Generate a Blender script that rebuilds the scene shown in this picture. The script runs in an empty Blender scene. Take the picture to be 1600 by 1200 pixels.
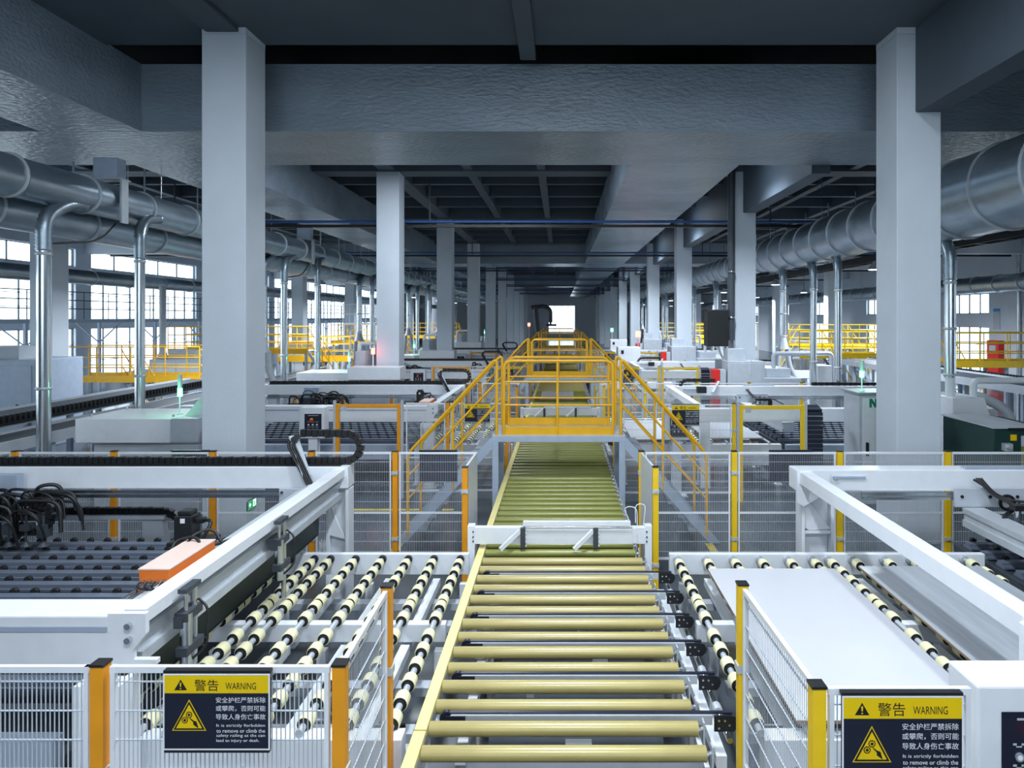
import bpy, math, random
from mathutils import Vector, Matrix
random.seed(7)
SC = bpy.context.scene
COL = SC.collection
PI = math.pi

# ------------------------------------------------------------------ camera
F = 1040.0                                   # focal length in pixels of a 1600 px wide frame
cd = bpy.data.cameras.new('camera'); cam = bpy.data.objects.new('camera', cd); COL.objects.link(cam)
cam.location = (0, 0, 3.6); cam.rotation_euler = (PI/2, 0, 0)
cd.sensor_width = 36.0; cd.sensor_fit = 'HORIZONTAL'; cd.lens = F/1600*36
cd.shift_x = -76/1600; cd.shift_y = -104/1600; cd.clip_end = 400; cd.clip_start = 0.05
SC.camera = cam

# ------------------------------------------------------------------ world, exposure
w = bpy.data.worlds.new('daylight'); SC.world = w; w.use_nodes = True
bg = w.node_tree.nodes['Background']; bg.inputs[0].default_value = (0.80, 0.90, 1.0, 1); bg.inputs[1].default_value = 3.8
SC.view_settings.view_transform = 'Standard'; SC.view_settings.look = 'None'
SC.view_settings.gamma = 1; SC.view_settings.use_curve_mapping = False
SC.view_settings.exposure = 0.14

# ------------------------------------------------------------------ ceiling lamps of the hall and added hidden fill lamps (each light sits in a lamp fixture built below)
LAMPS = []                                   # x, y, z, size x, size y, watts
for x, wt in ((-4.4, 125), (0.1, 370), (4.4, 125)):
    LAMPS.append((x, -0.6, 8.03, 0.4, 1.4, wt))
    LAMPS.append((x, 5.4, 8.03, 0.4, 1.4, wt))
for x, wt in ((-4.0, 170), (-1.7, 240)):  # fill lamps added for the second bay, out of view behind the cross soffit
    LAMPS.append((x, 17.2, 8.03, 0.4, 1.4, wt))
for k in range(5):                           # added fill row to brighten the far bays, hidden by the long soffit
    LAMPS.append((4.5, 17.4+10*k, 8.03, 0.4, 1.4, 250 if k == 0 else 360))

# ------------------------------------------------------------------ materials
def mat(name, col, rough=0.5, metal=0.0, var=0.06, scale=6.0, bump=0.0, bscale=60.0, spec=0.5, emit=None, estr=0.0, stretch=None):
    m = bpy.data.materials.new(name); m.use_nodes = True
    nt = m.node_tree; b = nt.nodes['Principled BSDF']
    b.inputs['Roughness'].default_value = rough; b.inputs['Metallic'].default_value = metal
    b.inputs['Specular IOR Level'].default_value = spec
    tc = nt.nodes.new('ShaderNodeTexCoord'); mp = nt.nodes.new('ShaderNodeMapping')
    nt.links.new(tc.outputs['Object'], mp.inputs['Vector'])
    if stretch: mp.inputs['Scale'].default_value = stretch
    n = nt.nodes.new('ShaderNodeTexNoise'); n.inputs['Scale'].default_value = scale; n.inputs['Detail'].default_value = 4
    nt.links.new(mp.outputs['Vector'], n.inputs['Vector'])
    r = nt.nodes.new('ShaderNodeValToRGB')
    r.color_ramp.elements[0].position = 0.3; r.color_ramp.elements[1].position = 0.7
    r.color_ramp.elements[0].color = tuple(max(0, c*(1-var)) for c in col)+(1,)
    r.color_ramp.elements[1].color = tuple(min(1, c*(1+var)) for c in col)+(1,)
    nt.links.new(n.outputs['Fac'], r.inputs['Fac']); nt.links.new(r.outputs['Color'], b.inputs['Base Color'])
    if bump:
        n2 = nt.nodes.new('ShaderNodeTexNoise'); n2.inputs['Scale'].default_value = bscale; n2.inputs['Detail'].default_value = 3
        nt.links.new(mp.outputs['Vector'], n2.inputs['Vector'])
        bp = nt.nodes.new('ShaderNodeBump'); bp.inputs['Strength'].default_value = bump; bp.inputs['Distance'].default_value = 0.03
        nt.links.new(n2.outputs['Fac'], bp.inputs['Height']); nt.links.new(bp.outputs['Normal'], b.inputs['Normal'])
    if emit:
        b.inputs['Emission Color'].default_value = tuple(emit)+(1,); b.inputs['Emission Strength'].default_value = estr
    return m

M = dict(
    white=mat('white_paint', (0.80, 0.83, 0.88), 0.35, var=0.03),
    lgrey=mat('light_grey_paint', (0.50, 0.54, 0.60), 0.4, var=0.05),
    grey=mat('steel_grey_paint', (0.27, 0.31, 0.37), 0.45, var=0.08),
    bluegrey=mat('blue_grey_steel', (0.38, 0.45, 0.56), 0.4, var=0.06),
    dgrey=mat('dark_grey_paint', (0.05, 0.06, 0.075), 0.5, var=0.1),
    black=mat('black_plastic', (0.010, 0.011, 0.013), 0.45, var=0.2),
    rubber=mat('black_rubber', (0.014, 0.015, 0.017), 0.6, var=0.2),
    column=mat('column_paint', (0.60, 0.66, 0.73), 0.7, var=0.035, scale=1.5, bump=0.12, bscale=45),
    wall=mat('wall_paint', (0.66, 0.71, 0.78), 0.8, var=0.03, scale=1.0),
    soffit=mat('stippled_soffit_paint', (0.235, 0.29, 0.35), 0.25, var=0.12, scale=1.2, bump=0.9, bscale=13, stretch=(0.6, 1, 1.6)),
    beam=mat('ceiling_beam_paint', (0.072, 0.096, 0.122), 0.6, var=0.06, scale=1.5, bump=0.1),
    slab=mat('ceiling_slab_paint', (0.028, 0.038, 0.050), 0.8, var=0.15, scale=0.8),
    floor=mat('sealed_floor', (0.085, 0.102, 0.122), 0.22, var=0.16, scale=0.7, bump=0.03, bscale=3),
    lineyel=mat('floor_line_paint', (0.80, 0.60, 0.05), 0.5, var=0.15),
    duct=mat('galvanised_duct', (0.36, 0.43, 0.49), 0.34, 0.85, var=0.14, scale=5, stretch=(1, 0.4, 1)),
    steel=mat('polished_steel', (0.66, 0.70, 0.74), 0.22, 1.0, var=0.08, scale=4, stretch=(4, 4, 0.6)),
    alu=mat('aluminium_profile', (0.58, 0.62, 0.67), 0.36, 0.25, var=0.05),
    orange=mat('orange_post_paint', (0.86, 0.34, 0.012), 0.4, var=0.06),
    yellow=mat('yellow_post_paint', (0.93, 0.60, 0.012), 0.4, var=0.05),
    rail=mat('yellow_rail_paint', (0.80, 0.42, 0.010), 0.35, var=0.06),
    cream=mat('pale_yellow_rail', (0.92, 0.80, 0.32), 0.45, var=0.05),
    roller=mat('golden_roller_sleeve', (0.47, 0.39, 0.15), 0.28, var=0.10, scale=3, stretch=(0.5, 3, 3)),
    olive=mat('olive_roller_sleeve', (0.25, 0.26, 0.06), 0.30, var=0.14, scale=3, stretch=(0.5, 3, 3)),
    wheel=mat('cream_wheel_tread', (0.93, 0.88, 0.55), 0.5, var=0.04),
    belt=mat('dark_blue_belt', (0.018, 0.022, 0.042), 0.35, var=0.2),
    boardw=mat('white_laminate', (0.64, 0.65, 0.70), 0.3, var=0.01),
    boardg=mat('grey_woodgrain_laminate', (0.40, 0.43, 0.47), 0.28, var=0.12, scale=3, stretch=(6, 0.5, 1)),
    chip=mat('chipboard_edge', (0.32, 0.20, 0.10), 0.8, var=0.3, scale=60),
    bed=mat('bed_bar_paint', (0.16, 0.19, 0.25), 0.35, var=0.12, stretch=(0.4, 3, 3)),
    cover=mat('dark_green_cover', (0.008, 0.022, 0.018), 0.4, var=0.15),
    machgreen=mat('dark_green_machine_paint', (0.012, 0.045, 0.042), 0.35, var=0.1),
    navy=mat('navy_sign_face', (0.010, 0.013, 0.030), 0.35, var=0.05),
    signyel=mat('sign_yellow', (0.86, 0.58, 0.0), 0.4, var=0.02),
    ink=mat('black_ink', (0.006, 0.006, 0.007), 0.6, var=0.02),
    print=mat('white_print', (0.85, 0.87, 0.92), 0.5, var=0.01),
    obox=mat('orange_box_paint', (0.88, 0.20, 0.02), 0.4, var=0.04),
    obtop=mat('pale_box_lid', (0.86, 0.66, 0.58), 0.35, var=0.02),
    red=mat('red_plastic', (0.75, 0.02, 0.015), 0.35, var=0.03),
    green=mat('logo_green', (0.0, 0.20, 0.11), 0.4, var=0.03),
    bluep=mat('blue_pipe_paint', (0.03, 0.10, 0.32), 0.4, var=0.06),
    blueprint=mat('blue_print', (0.05, 0.25, 0.62), 0.5, var=0.03),
    hose=mat('grey_flexible_hose', (0.42, 0.46, 0.50), 0.5, var=0.06),
    eg=mat('green_lamp_glow', (0.1, 0.9, 0.4), 0.3, emit=(0.12, 1.0, 0.42), estr=6),
    er=mat('red_lamp_glow', (0.9, 0.1, 0.1), 0.3, emit=(1.0, 0.10, 0.07), estr=9),
    exitg=mat('lit_exit_green', (0.0, 0.30, 0.12), 0.4, emit=(0.0, 0.32, 0.10), estr=0.9),
    exitw=mat('lit_exit_white', (0.9, 1.0, 0.9), 0.4, emit=(0.8, 1.0, 0.85), estr=1.6),
    lamp=mat('lamp_diffuser', (0.9, 0.95, 1.0), 0.4, emit=(0.86, 0.94, 1.0), estr=10),
)
def glassmat():
    m = bpy.data.materials.new('window_glass'); m.use_nodes = True; nt = m.node_tree; nt.nodes.clear()
    o = nt.nodes.new('ShaderNodeOutputMaterial'); mx = nt.nodes.new('ShaderNodeMixShader')
    t = nt.nodes.new('ShaderNodeBsdfTransparent'); g = nt.nodes.new('ShaderNodeBsdfGlossy')
    mx.inputs[0].default_value = 0.06
    t.inputs['Color'].default_value = (0.93, 0.97, 0.98, 1); g.inputs['Roughness'].default_value = 0.03
    nt.links.new(t.outputs[0], mx.inputs[1]); nt.links.new(g.outputs[0], mx.inputs[2])
    nt.links.new(mx.outputs[0], o.inputs[0]); return m
M['glass'] = glassmat()

# ------------------------------------------------------------------ mesh builder
class MB:
    def __init__(s): s.v = []; s.f = []; s.m = []; s.s = []
    def face(s, ids, mi=0, sm=False): s.f.append(ids); s.m.append(mi); s.s.append(sm)
    def quadbox(s, P, mi=0):
        n = len(s.v); s.v += [tuple(p) for p in P]
        for q in ((0, 3, 2, 1), (4, 5, 6, 7), (0, 1, 5, 4), (1, 2, 6, 5), (2, 3, 7, 6), (3, 0, 4, 7)): s.face([n+i for i in q], mi)
        return s
    def box(s, x0, x1, y0, y1, z0, z1, mi=0):
        return s.quadbox([(x0, y0, z0), (x1, y0, z0), (x1, y1, z0), (x0, y1, z0), (x0, y0, z1), (x1, y0, z1), (x1, y1, z1), (x0, y1, z1)], mi)
    def bar(s, a, b, w, h, mi=0, up=(0, 0, 1)):
        a = Vector(a); b = Vector(b); d = (b-a).normalized(); u = Vector(up)
        if abs(d.dot(u)) > 0.98: u = Vector((0, 1, 0))
        r = d.cross(u).normalized()*(w/2); t = r.cross(d).normalized()*(h/2)
        return s.quadbox([a-r-t, a+r-t, b+r-t, b-r-t, a-r+t, a+r+t, b+r+t, b-r+t], mi)
    def prism(s, poly, axis, a0, a1, mi=0):
        n = len(s.v); k = len(poly)
        def P(p, a):
            return (a, p[0], p[1]) if axis == 'x' else (p[0], a, p[1]) if axis == 'y' else (p[0], p[1], a)
        for a in (a0, a1): s.v += [P(p, a) for p in poly]
        s.face(list(range(n, n+k)), mi); s.face(list(range(n+2*k-1, n+k-1, -1)), mi)
        for i in range(k):
            j = (i+1) % k; s.face([n+i, n+k+i, n+k+j, n+j], mi)
        return s
    def path(s, pts, r, n=10, mi=0, caps=True, closed=False):
        pts = [Vector(p) for p in pts]; N = len(pts); rings = []; u = None
        for i, p in enumerate(pts):
            a = pts[i-1] if i > 0 else p; b = pts[i+1] if i < N-1 else p
            d = (b-a).normalized()
            if u is None:
                u = Vector((0, 0, 1)) if abs(d.z) < 0.9 else Vector((1, 0, 0))
            u = (u-d*u.dot(d)).normalized(); v = d.cross(u)
            rr = r[i] if isinstance(r, (list, tuple)) else r
            rings.append([p+(u*math.cos(2*PI*q/n)+v*math.sin(2*PI*q/n))*rr for q in range(n)])
        o = len(s.v)
        for R in rings: s.v += [tuple(p) for p in R]
        for i in range(N-1):
            for q in range(n):
                t = (q+1) % n; s.face([o+i*n+q, o+i*n+t, o+(i+1)*n+t, o+(i+1)*n+q], mi, True)
        if caps:
            c = len(s.v); s.v += [tuple(p) for p in rings[0]]; s.face(list(range(c+n-1, c-1, -1)), mi)
            c = len(s.v); s.v += [tuple(p) for p in rings[-1]]; s.face(list(range(c, c+n)), mi)
        return s
    def tube(s, a, b, r, n=12, mi=0): return s.path([a, b], r, n, mi)
    def disc_ring(s, c, axis, ri, ro, t, n=20, mi=0):
        """a flat ring (washer) of thickness t along axis 'x', 'y' or 'z'"""
        o = len(s.v)
        for (rr, a) in ((ri, -t/2), (ro, -t/2), (ro, t/2), (ri, t/2)):
            for q in range(n):
                x, y = rr*math.cos(2*PI*q/n), rr*math.sin(2*PI*q/n)
                p = (a, x, y) if axis == 'x' else (x, a, y) if axis == 'y' else (x, y, a)
                s.v.append((c[0]+p[0], c[1]+p[1], c[2]+p[2]))
        for k in range(4):
            k2 = (k+1) % 4
            for q in range(n):
                t2 = (q+1) % n; s.face([o+k*n+q, o+k*n+t2, o+k2*n+t2, o+k2*n+q], mi, k in (1, 3))
        return s
    def build(s, name, mats, parent=None, bevel=0.0, loc=None):
        if not isinstance(mats, (list, tuple)): mats = [mats]
        me = bpy.data.meshes.new(name); off = Vector((0, 0, 0))
        p = parent
        while p: off += p.location; p = p.parent
        if loc: off += Vector(loc)
        me.from_pydata([tuple(Vector(v)-off) for v in s.v], [], s.f)
        for m in mats: me.materials.append(m)
        me.polygons.foreach_set('material_index', s.m); me.polygons.foreach_set('use_smooth', s.s)
        me.update()
        import bmesh
        bm = bmesh.new(); bm.from_mesh(me); bmesh.ops.recalc_face_normals(bm, faces=bm.faces); bm.to_mesh(me); bm.free()
        o = bpy.data.objects.new(name, me); COL.objects.link(o)
        if parent: o.parent = parent
        if loc: o.location = loc
        if bevel:
            b = o.modifiers.new('edge', 'BEVEL'); b.width = bevel; b.segments = 2; b.limit_method = 'ANGLE'; b.angle_limit = 0.7
        return o

def pieces(mb, name, mats, parent=None, bevel=0.0, pad=0.0015):
    """build every separate piece of the mesh as an object of its own"""
    N = len(mb.v); par = list(range(N))
    def find(a):
        while par[a] != a: par[a] = par[par[a]]; a = par[a]
        return a
    for f in mb.f:
        for q in f[1:]: par[find(q)] = find(f[0])
    isl = {}
    for i in range(N): isl.setdefault(find(i), []).append(i)
    G = []
    for ids in isl.values():
        P = [mb.v[i] for i in ids]
        G.append([[min(p[k] for p in P)-pad for k in range(3)], [max(p[k] for p in P)+pad for k in range(3)], set(ids)])
    merged = True
    while merged:
        merged = False; out = []
        for g in G:
            for h in out:
                if all(g[0][k] <= h[1][k] and h[0][k] <= g[1][k] for k in range(3)):
                    h[0] = [min(a, b) for a, b in zip(g[0], h[0])]; h[1] = [max(a, b) for a, b in zip(g[1], h[1])]; h[2] |= g[2]; merged = True; break
            else: out.append(g)
        G = out
    res = []
    for g in G:
        m = MB(); idx = {}
        for i in sorted(g[2]): idx[i] = len(m.v); m.v.append(mb.v[i])
        for f, mi, sm in zip(mb.f, mb.m, mb.s):
            if f[0] in idx: m.f.append([idx[q] for q in f]); m.m.append(mi); m.s.append(sm)
        res.append(m.build(name, mats, parent, bevel))
    return res

def fillet(pts, r, n=6):
    pts = [Vector(p) for p in pts]; out = [pts[0]]
    for i in range(1, len(pts)-1):
        a, b, c = pts[i-1], pts[i], pts[i+1]
        d1 = (a-b).normalized(); d2 = (c-b).normalized(); k = min(r, (a-b).length*0.49, (c-b).length*0.49)
        p, q = b+d1*k, b+d2*k
        for t in range(n+1):
            t /= n; out.append(p*(1-t)**2+b*2*t*(1-t)+q*t*t)
    out.append(pts[-1]); return out
def resample(pts, step):
    pts = [Vector(p) for p in pts]; out = [pts[0]]; need = step
    for a, b in zip(pts, pts[1:]):
        L = (b-a).length; pos = 0.0
        while L-pos >= need:
            pos += need; out.append(a+(b-a)*(pos/L)); need = step
        need -= L-pos
    return out
def chain(mb, pts, w, h, step=0.06, up=(0, 1, 0), mi=0):
    P = resample(pts, step)
    for i, (a, b) in enumerate(zip(P, P[1:])):
        mb.bar(a+(b-a)*0.02, a+(b-a)*0.86, w if i % 2 else w*0.9, h, mi, up)
    return mb

# ------------------------------------------------------------------ scene-graph helpers
def thing(name, label, cat, loc=(0, 0, 0), group=None, rotz=0):
    o = bpy.data.objects.new(name, None); COL.objects.link(o); o.location = loc; o.rotation_euler = (0, 0, rotz)
    o.empty_display_size = 0.1
    return tag(o, label, cat, group)
def tag(o, label, cat, group=None):
    o['label'] = label; o['category'] = cat
    if group: o['group'] = group
    return o
def struct(o, label=None):
    o['kind'] = 'structure'
    if label: o['label'] = label
    return o
def dup(o, parent=None, loc=None):
    c = o.copy(); COL.objects.link(c)
    if parent: c.parent = parent
    if loc is not None: c.location = loc
    for ch in list(o.children): dup(ch, c)
    return c
ORD = ['first', 'second', 'third', 'fourth', 'fifth', 'sixth', 'seventh', 'eighth', 'ninth', 'tenth', 'eleventh', 'twelfth']
BAY = ['front bay', 'second bay', 'third bay', 'fourth bay', 'fifth bay', 'sixth bay', 'seventh bay', 'eighth bay', 'ninth bay']
PITCH = 10.0
def repeat(root, kmax, label, group=None, k0=0):
    """root stands in bay k0; copies of it go one pitch further back each, up to bay kmax; {} in the label is the bay"""
    root['label'] = label.format(BAY[k0])
    if group: root['group'] = group
    out = []
    for k in range(k0+1, kmax+1):
        c = dup(root, None, (root.location.x, root.location.y+PITCH*(k-k0), root.location.z))
        c['label'] = label.format(BAY[k]); out.append(c)
    return out

_dg = None
def text_mesh(body):
    c = bpy.data.curves.new('lettering', 'FONT'); c.body = body; c.resolution_u = 3
    o = bpy.data.objects.new('lettering', c); COL.objects.link(o)
    dg = bpy.context.evaluated_depsgraph_get()
    me = bpy.data.meshes.new_from_object(o.evaluated_get(dg))
    V = [v.co.copy() for v in me.vertices]; Fc = [list(p.vertices) for p in me.polygons]
    bpy.data.objects.remove(o); bpy.data.curves.remove(c); bpy.data.meshes.remove(me)
    return V, Fc
def add_text(mb, body, x0, x1, z0, z1, y, mi=0, flip=False, axis='y'):
    """lettering stretched into the rectangle x0..x1, z0..z1 on the plane at y"""
    V, Fc = text_mesh(body)
    ax = min(v.x for v in V); bx = max(v.x for v in V); az = min(v.y for v in V); bz = max(v.y for v in V)
    n = len(mb.v)
    for v in V:
        u = x0+(x1-x0)*(v.x-ax)/(bx-ax); t = z0+(z1-z0)*(v.y-az)/(bz-az)
        mb.v.append((u, y, t) if axis == 'y' else (y, u, t))
    for f in Fc: mb.face([n+i for i in f], mi)
def add_poly(mb, pts, y, mi=0, th=0.0006):
    mb.prism(pts, 'y', y, y-th, mi)
def circle(cx, cz, r, n=20): return [(cx+r*math.cos(2*PI*i/n), cz+r*math.sin(2*PI*i/n)) for i in range(n)]

# ================================================================== SETTING
YF = 112.0
fl = struct(MB().box(-22, 22, -14, YF, -0.3, 0).build('floor', M['floor']))
for (x0, x1, y0, y1) in ((-4.9, -2.5, 10.0, 10.12), (-2.62, -2.5, 10.12, 11.9), (-4.9, -2.0, 12.4, 12.52), (2.3, 2.42, 9.9, 10.6), (-5.0, -3.6, 20.4, 20.52), (2.3, 4.5, 20.4, 20.52)):
    MB().box(x0, x1, y0, y1, 0.0005, 0.002).build('floor_line', M['lineyel'], fl)
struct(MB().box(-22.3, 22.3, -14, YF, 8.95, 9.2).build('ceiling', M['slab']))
# soffits: cross ducts of plaster every third bay, two long ones
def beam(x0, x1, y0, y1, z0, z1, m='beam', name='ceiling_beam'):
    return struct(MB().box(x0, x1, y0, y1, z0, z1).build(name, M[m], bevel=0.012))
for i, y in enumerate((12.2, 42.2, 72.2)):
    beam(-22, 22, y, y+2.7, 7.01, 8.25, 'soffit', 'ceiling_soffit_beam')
segs = [(-14, 12.2), (14.9, 42.2), (44.9, 72.2), (74.9, YF)]
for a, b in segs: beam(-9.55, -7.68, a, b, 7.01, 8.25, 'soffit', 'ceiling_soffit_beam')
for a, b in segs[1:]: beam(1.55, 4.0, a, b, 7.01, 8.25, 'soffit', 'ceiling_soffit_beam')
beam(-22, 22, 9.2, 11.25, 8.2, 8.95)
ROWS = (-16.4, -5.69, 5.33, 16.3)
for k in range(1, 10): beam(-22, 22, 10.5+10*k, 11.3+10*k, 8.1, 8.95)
beam(-.70, -.43, -14, 11.55, 8.06, 8.199); beam(-5.62, -5.1, -14, 10.54, 8.12, 8.199)
# hung side beam beside the yellow-post columns, and longitudinal ribs
beam(5.62, 6.04, -14, 10.55, 6.85, 8.2)
for k in range(0, 10):
    a = 14.9 if k == 0 else 11.3+10*k; b = 20.5+10*k
    if k in (3, 6): a = 14.9+10*k
    beam(5.62, 6.04, a, b, 6.82, 8.95)
for x, wd in ((-12.2, .28), (-14.6, .28), (-5.36, .5), (-2.85, .28), (-0.6, .25), (9.0, .28), (11.4, .28), (14.0, .28)):
    for k in range(0, 6):
        a = 14.9 if k == 0 else 11.3+10*k
        beam(x-wd/2, x+wd/2, max(a, 14.9), 20.5+10*k, 8.15, 8.95)
for i in range(0, 26):
    y = 15.9+2.35*i
    if any(abs(y-(10.9+10*k)) < 0.9 for k in range(12)): continue
    beam(-22, 22, y, y+0.2, 8.2, 8.94)
for x in (-22, 17.0):
    for k in range(1, 8): beam(x, x+5.6 if x < 0 else 22, 10.7+10*k, 11.2+10*k, 6.55, 7.3, 'wall')
# walls
wl = MB(); wr = MB()
LZ = ((0.8, 3.1), (3.5, 5.2), (5.9, 6.7)); RZ = ((0.35, 3.1), (3.8, 4.85))
wl.box(-22.3, -22, -14, 1.2, 0, 8.95); wr.box(22, 22.3, -14, 4.2, 0, 8.95)
nwin = 0
def window(x, y0, y1, z0, z1, nv, nh, side):
    """window on a side wall: frame, muntins and pane"""
    global nwin; nwin += 1
    f = MB(); t = 0.035; c = x+0.15*side
    for z in (z0+t/2, z1-t/2): f.box(c-.04, c+.04, y0, y1, z-t/2, z+t/2)
    for i in range(nv+1):
        y = y0+t/2+(y1-y0-t)*i/nv; f.box(c-.035, c+.035, y-.014, y+.014, z0, z1)
    for i in range(1, nh): z = z0+(z1-z0)*i/nh; f.box(c-.03, c+.03, y0, y1, z-.012, z+.012)
    o = struct(f.build('window_%d' % nwin, M['dgrey']))
    MB().box(c-.004, c+.004, y0+.01, y1-.01, z0+.01, z1-.01).build('pane', M['glass'], o)
for k in range(-1, 10):
    p0 = 11.2+10*k; y0, y1 = p0+0.0, p0+9.0
    y1 = min(y1, YF)
    wl.box(-22.3, -22, y1, y1+1.0, 0, 8.95)
    zz = 0.0
    for (a, b) in LZ: wl.box(-22.3, -22, y0, y1, zz, a); zz = b
    wl.box(-22.3, -22, y0, y1, zz, 8.95)
    if k >= -1 and k < 8:
        for (a, b), nv, nh in zip(LZ, (9, 9, 5), (3, 3, 1)): window(-22, y0, y1, a, b, nv, nh, -1)
    else:
        for (a, b) in LZ: wl.box(-22.3, -22, y0, y1, a, b)
for k in range(0, 11):
    y0, y1 = 4.2+10*k, 7.9+10*k; e = min(14.2+10*k, YF)
    wr.box(22, 22.3, y1, e, 0, 8.95)
    zz = 0.0
    for (a, b) in RZ: wr.box(22, 22.3, y0, y1, zz, a); zz = b
    wr.box(22, 22.3, y0, y1, zz, 8.95)
    if 0 <= k < 8:
        for (a, b), nh in zip(RZ, (3, 1)): window(22, y0, y1, a, b, 4, nh, 1)
    else:
        for (a, b) in RZ: wr.box(22, 22.3, y0, y1, a, b)
struct(wl.build('wall_left', M['wall'])); struct(wr.build('wall_right', M['wall']))
wb = MB().box(-22.3, -10, -14.3, -14, 0, 9).box(8, 22.3, -14.3, -14, 0, 9).box(-10, 8, -14.3, -14, 0, 3.0).box(-10, 8, -14.3, -14, 8.2, 9)
struct(wb.build('wall_back', M['wall']))
nwin += 1; f = MB()  # window and its opening added behind the camera to light surfaces facing it
for i in range(13): f.box(-10+1.5*i-.03, -10+1.5*i+.03, -14.2, -14.1, 3.0, 8.2)
for z in (3.03, 4.7, 6.4, 8.17): f.box(-10, 8, -14.2, -14.1, z-.03, z+.03)
o = struct(f.build('window_%d' % nwin, M['lgrey'])); MB().box(-10, 8, -14.155, -14.145, 3.0, 8.2).build('pane', M['glass'], o)
wf = MB().box(-22.3, -2.0, YF, YF+.3, 0, 9).box(2.4, 22.3, YF, YF+.3, 0, 9).box(-2.0, 2.4, YF, YF+.3, 5.6, 9).box(-2.0, 2.4, YF, YF+.3, 0, 0.9)
struct(wf.build('wall_front', M['wall']))
nwin += 1
f = MB()
for i in range(5): f.box(-2.0+1.1*i-.03, -2.0+1.1*i+.03, YF+.1, YF+.2, .9, 5.6)
for z in (.93, 5.57): f.box(-2, 2.4, YF+.1, YF+.2, z-.03, z+.03)
o = struct(f.build('window_%d' % nwin, M['lgrey'])); MB().box(-2, 2.4, YF+.14, YF+.15, .9, 5.6).build('pane', M['glass'], o)
# columns
side_txt = ('in the outer row by the wall of glazing', 'in the row on the orange-post side', 'in the row on the yellow-post side', 'in the outer row by the far blank wall')
for r, x in enumerate(ROWS):
    base = None
    for k in range(0, 10):
        if base is None:
            top = 8.2 if k == 0 else 8.1
            base = MB().box(-0, .7, 0, .7, 0, 8.1).build('column', M['column'], bevel=0.012)
            base.location = (x, 10.55+10*k, 0); c = base
        else:
            c = dup(base, None, (x, 10.55+10*k, 0))
        struct(c, f'square pale column, {ORD[k]} {side_txt[r]}')
    if r in (1, 2):
        struct(MB().box(x+.002, x+.698, 10.552, 11.248, 8.1, 8.2).build('column_head', M['column']))

# ================================================================== LAMPS
for i, (x, y, z, sx, sy, wt) in enumerate(LAMPS):
    lab = (f'{["orange-post side", "middle", "yellow-post side"][i//2]}, {("above the front fence", "above the front tables")[i % 2]}' if i < 6
           else f'{["over the orange-post side", "in the middle"][i-6]}, added fill behind the big cross soffit' if i < 8 else f'added fill hidden by the long soffit, {ORD[i-8]} of the row')
    t = thing('ceiling_lamp', f'long flat LED ceiling lamp, {lab}', 'lamp', (x, y, z), 'long ceiling lamps')
    MB().box(x-sx/2-.03, x+sx/2+.03, y-sy/2-.03, y+sy/2+.03, z+.01, z+.09).build('housing', M['lgrey'], t)
    MB().box(x-sx/2, x+sx/2, y-sy/2, y+sy/2, z+.002, z+.012).build('diffuser', M['lamp'], t)
    MB().tube((x, y-sy*.35, z+.09), (x, y-sy*.35, 8.96), .008, 6).tube((x, y+sy*.35, z+.09), (x, y+sy*.35, 8.96), .008, 6).build('hanger', M['steel'], t)
    ld = bpy.data.lights.new('lamp_light', 'AREA'); ld.shape = 'RECTANGLE'; ld.size = sx; ld.size_y = sy; ld.energy = wt; ld.color = (0.82, 0.91, 1.0); ld.spread = math.radians(105 if i >= 8 else 180)
    lo = bpy.data.objects.new('lamp_light', ld); COL.objects.link(lo); lo.parent = t; lo.location = (0, 0, -.01)
def pendant(x, y, label, watts):
    z = 5.15
    t = thing('pendant_lamp', label, 'lamp', (x, y, z), 'round pendant lamps along the ducts')
    a = [(0.02, .26), (.06, .22), (.19, .10), (.22, .0)]
    MB().path([(x, y, z+.28), (x, y, z+.20), (x, y, z+.12), (x, y, z)], [.05, .07, .16, .21], 16).build('lamp_shade', M['lgrey'], t)
    MB().path([(x, y, z-.004), (x, y, z-.012)], .19, 16).build('diffuser', M['lamp'], t)
    MB().tube((x, y, z+.27), (x, y, 8.96), .012, 6).build('cord', M['black'], t)
    ld = bpy.data.lights.new('pendant_light', 'AREA'); ld.shape = 'DISK'; ld.size = .38; ld.energy = watts; ld.color = (0.82, 0.91, 1.0); ld.spread = math.radians(165)
    lo = bpy.data.objects.new('pendant_light', ld); COL.objects.link(lo); lo.parent = t; lo.location = (0, 0, -.02)
for k in range(0, 7):
    for x, s in ((10.2, 'yellow-post'), (-11.35, 'orange-post'), (15.2, 'added-fill square-window')):  # the square-window row is added to brighten the wall on that side
        pendant(x, (31.6 if x > 15 else 21.6)+10*k, f'small round pendant lamp beside the air duct on the {s} side, {ORD[k]} along', 420)

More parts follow.
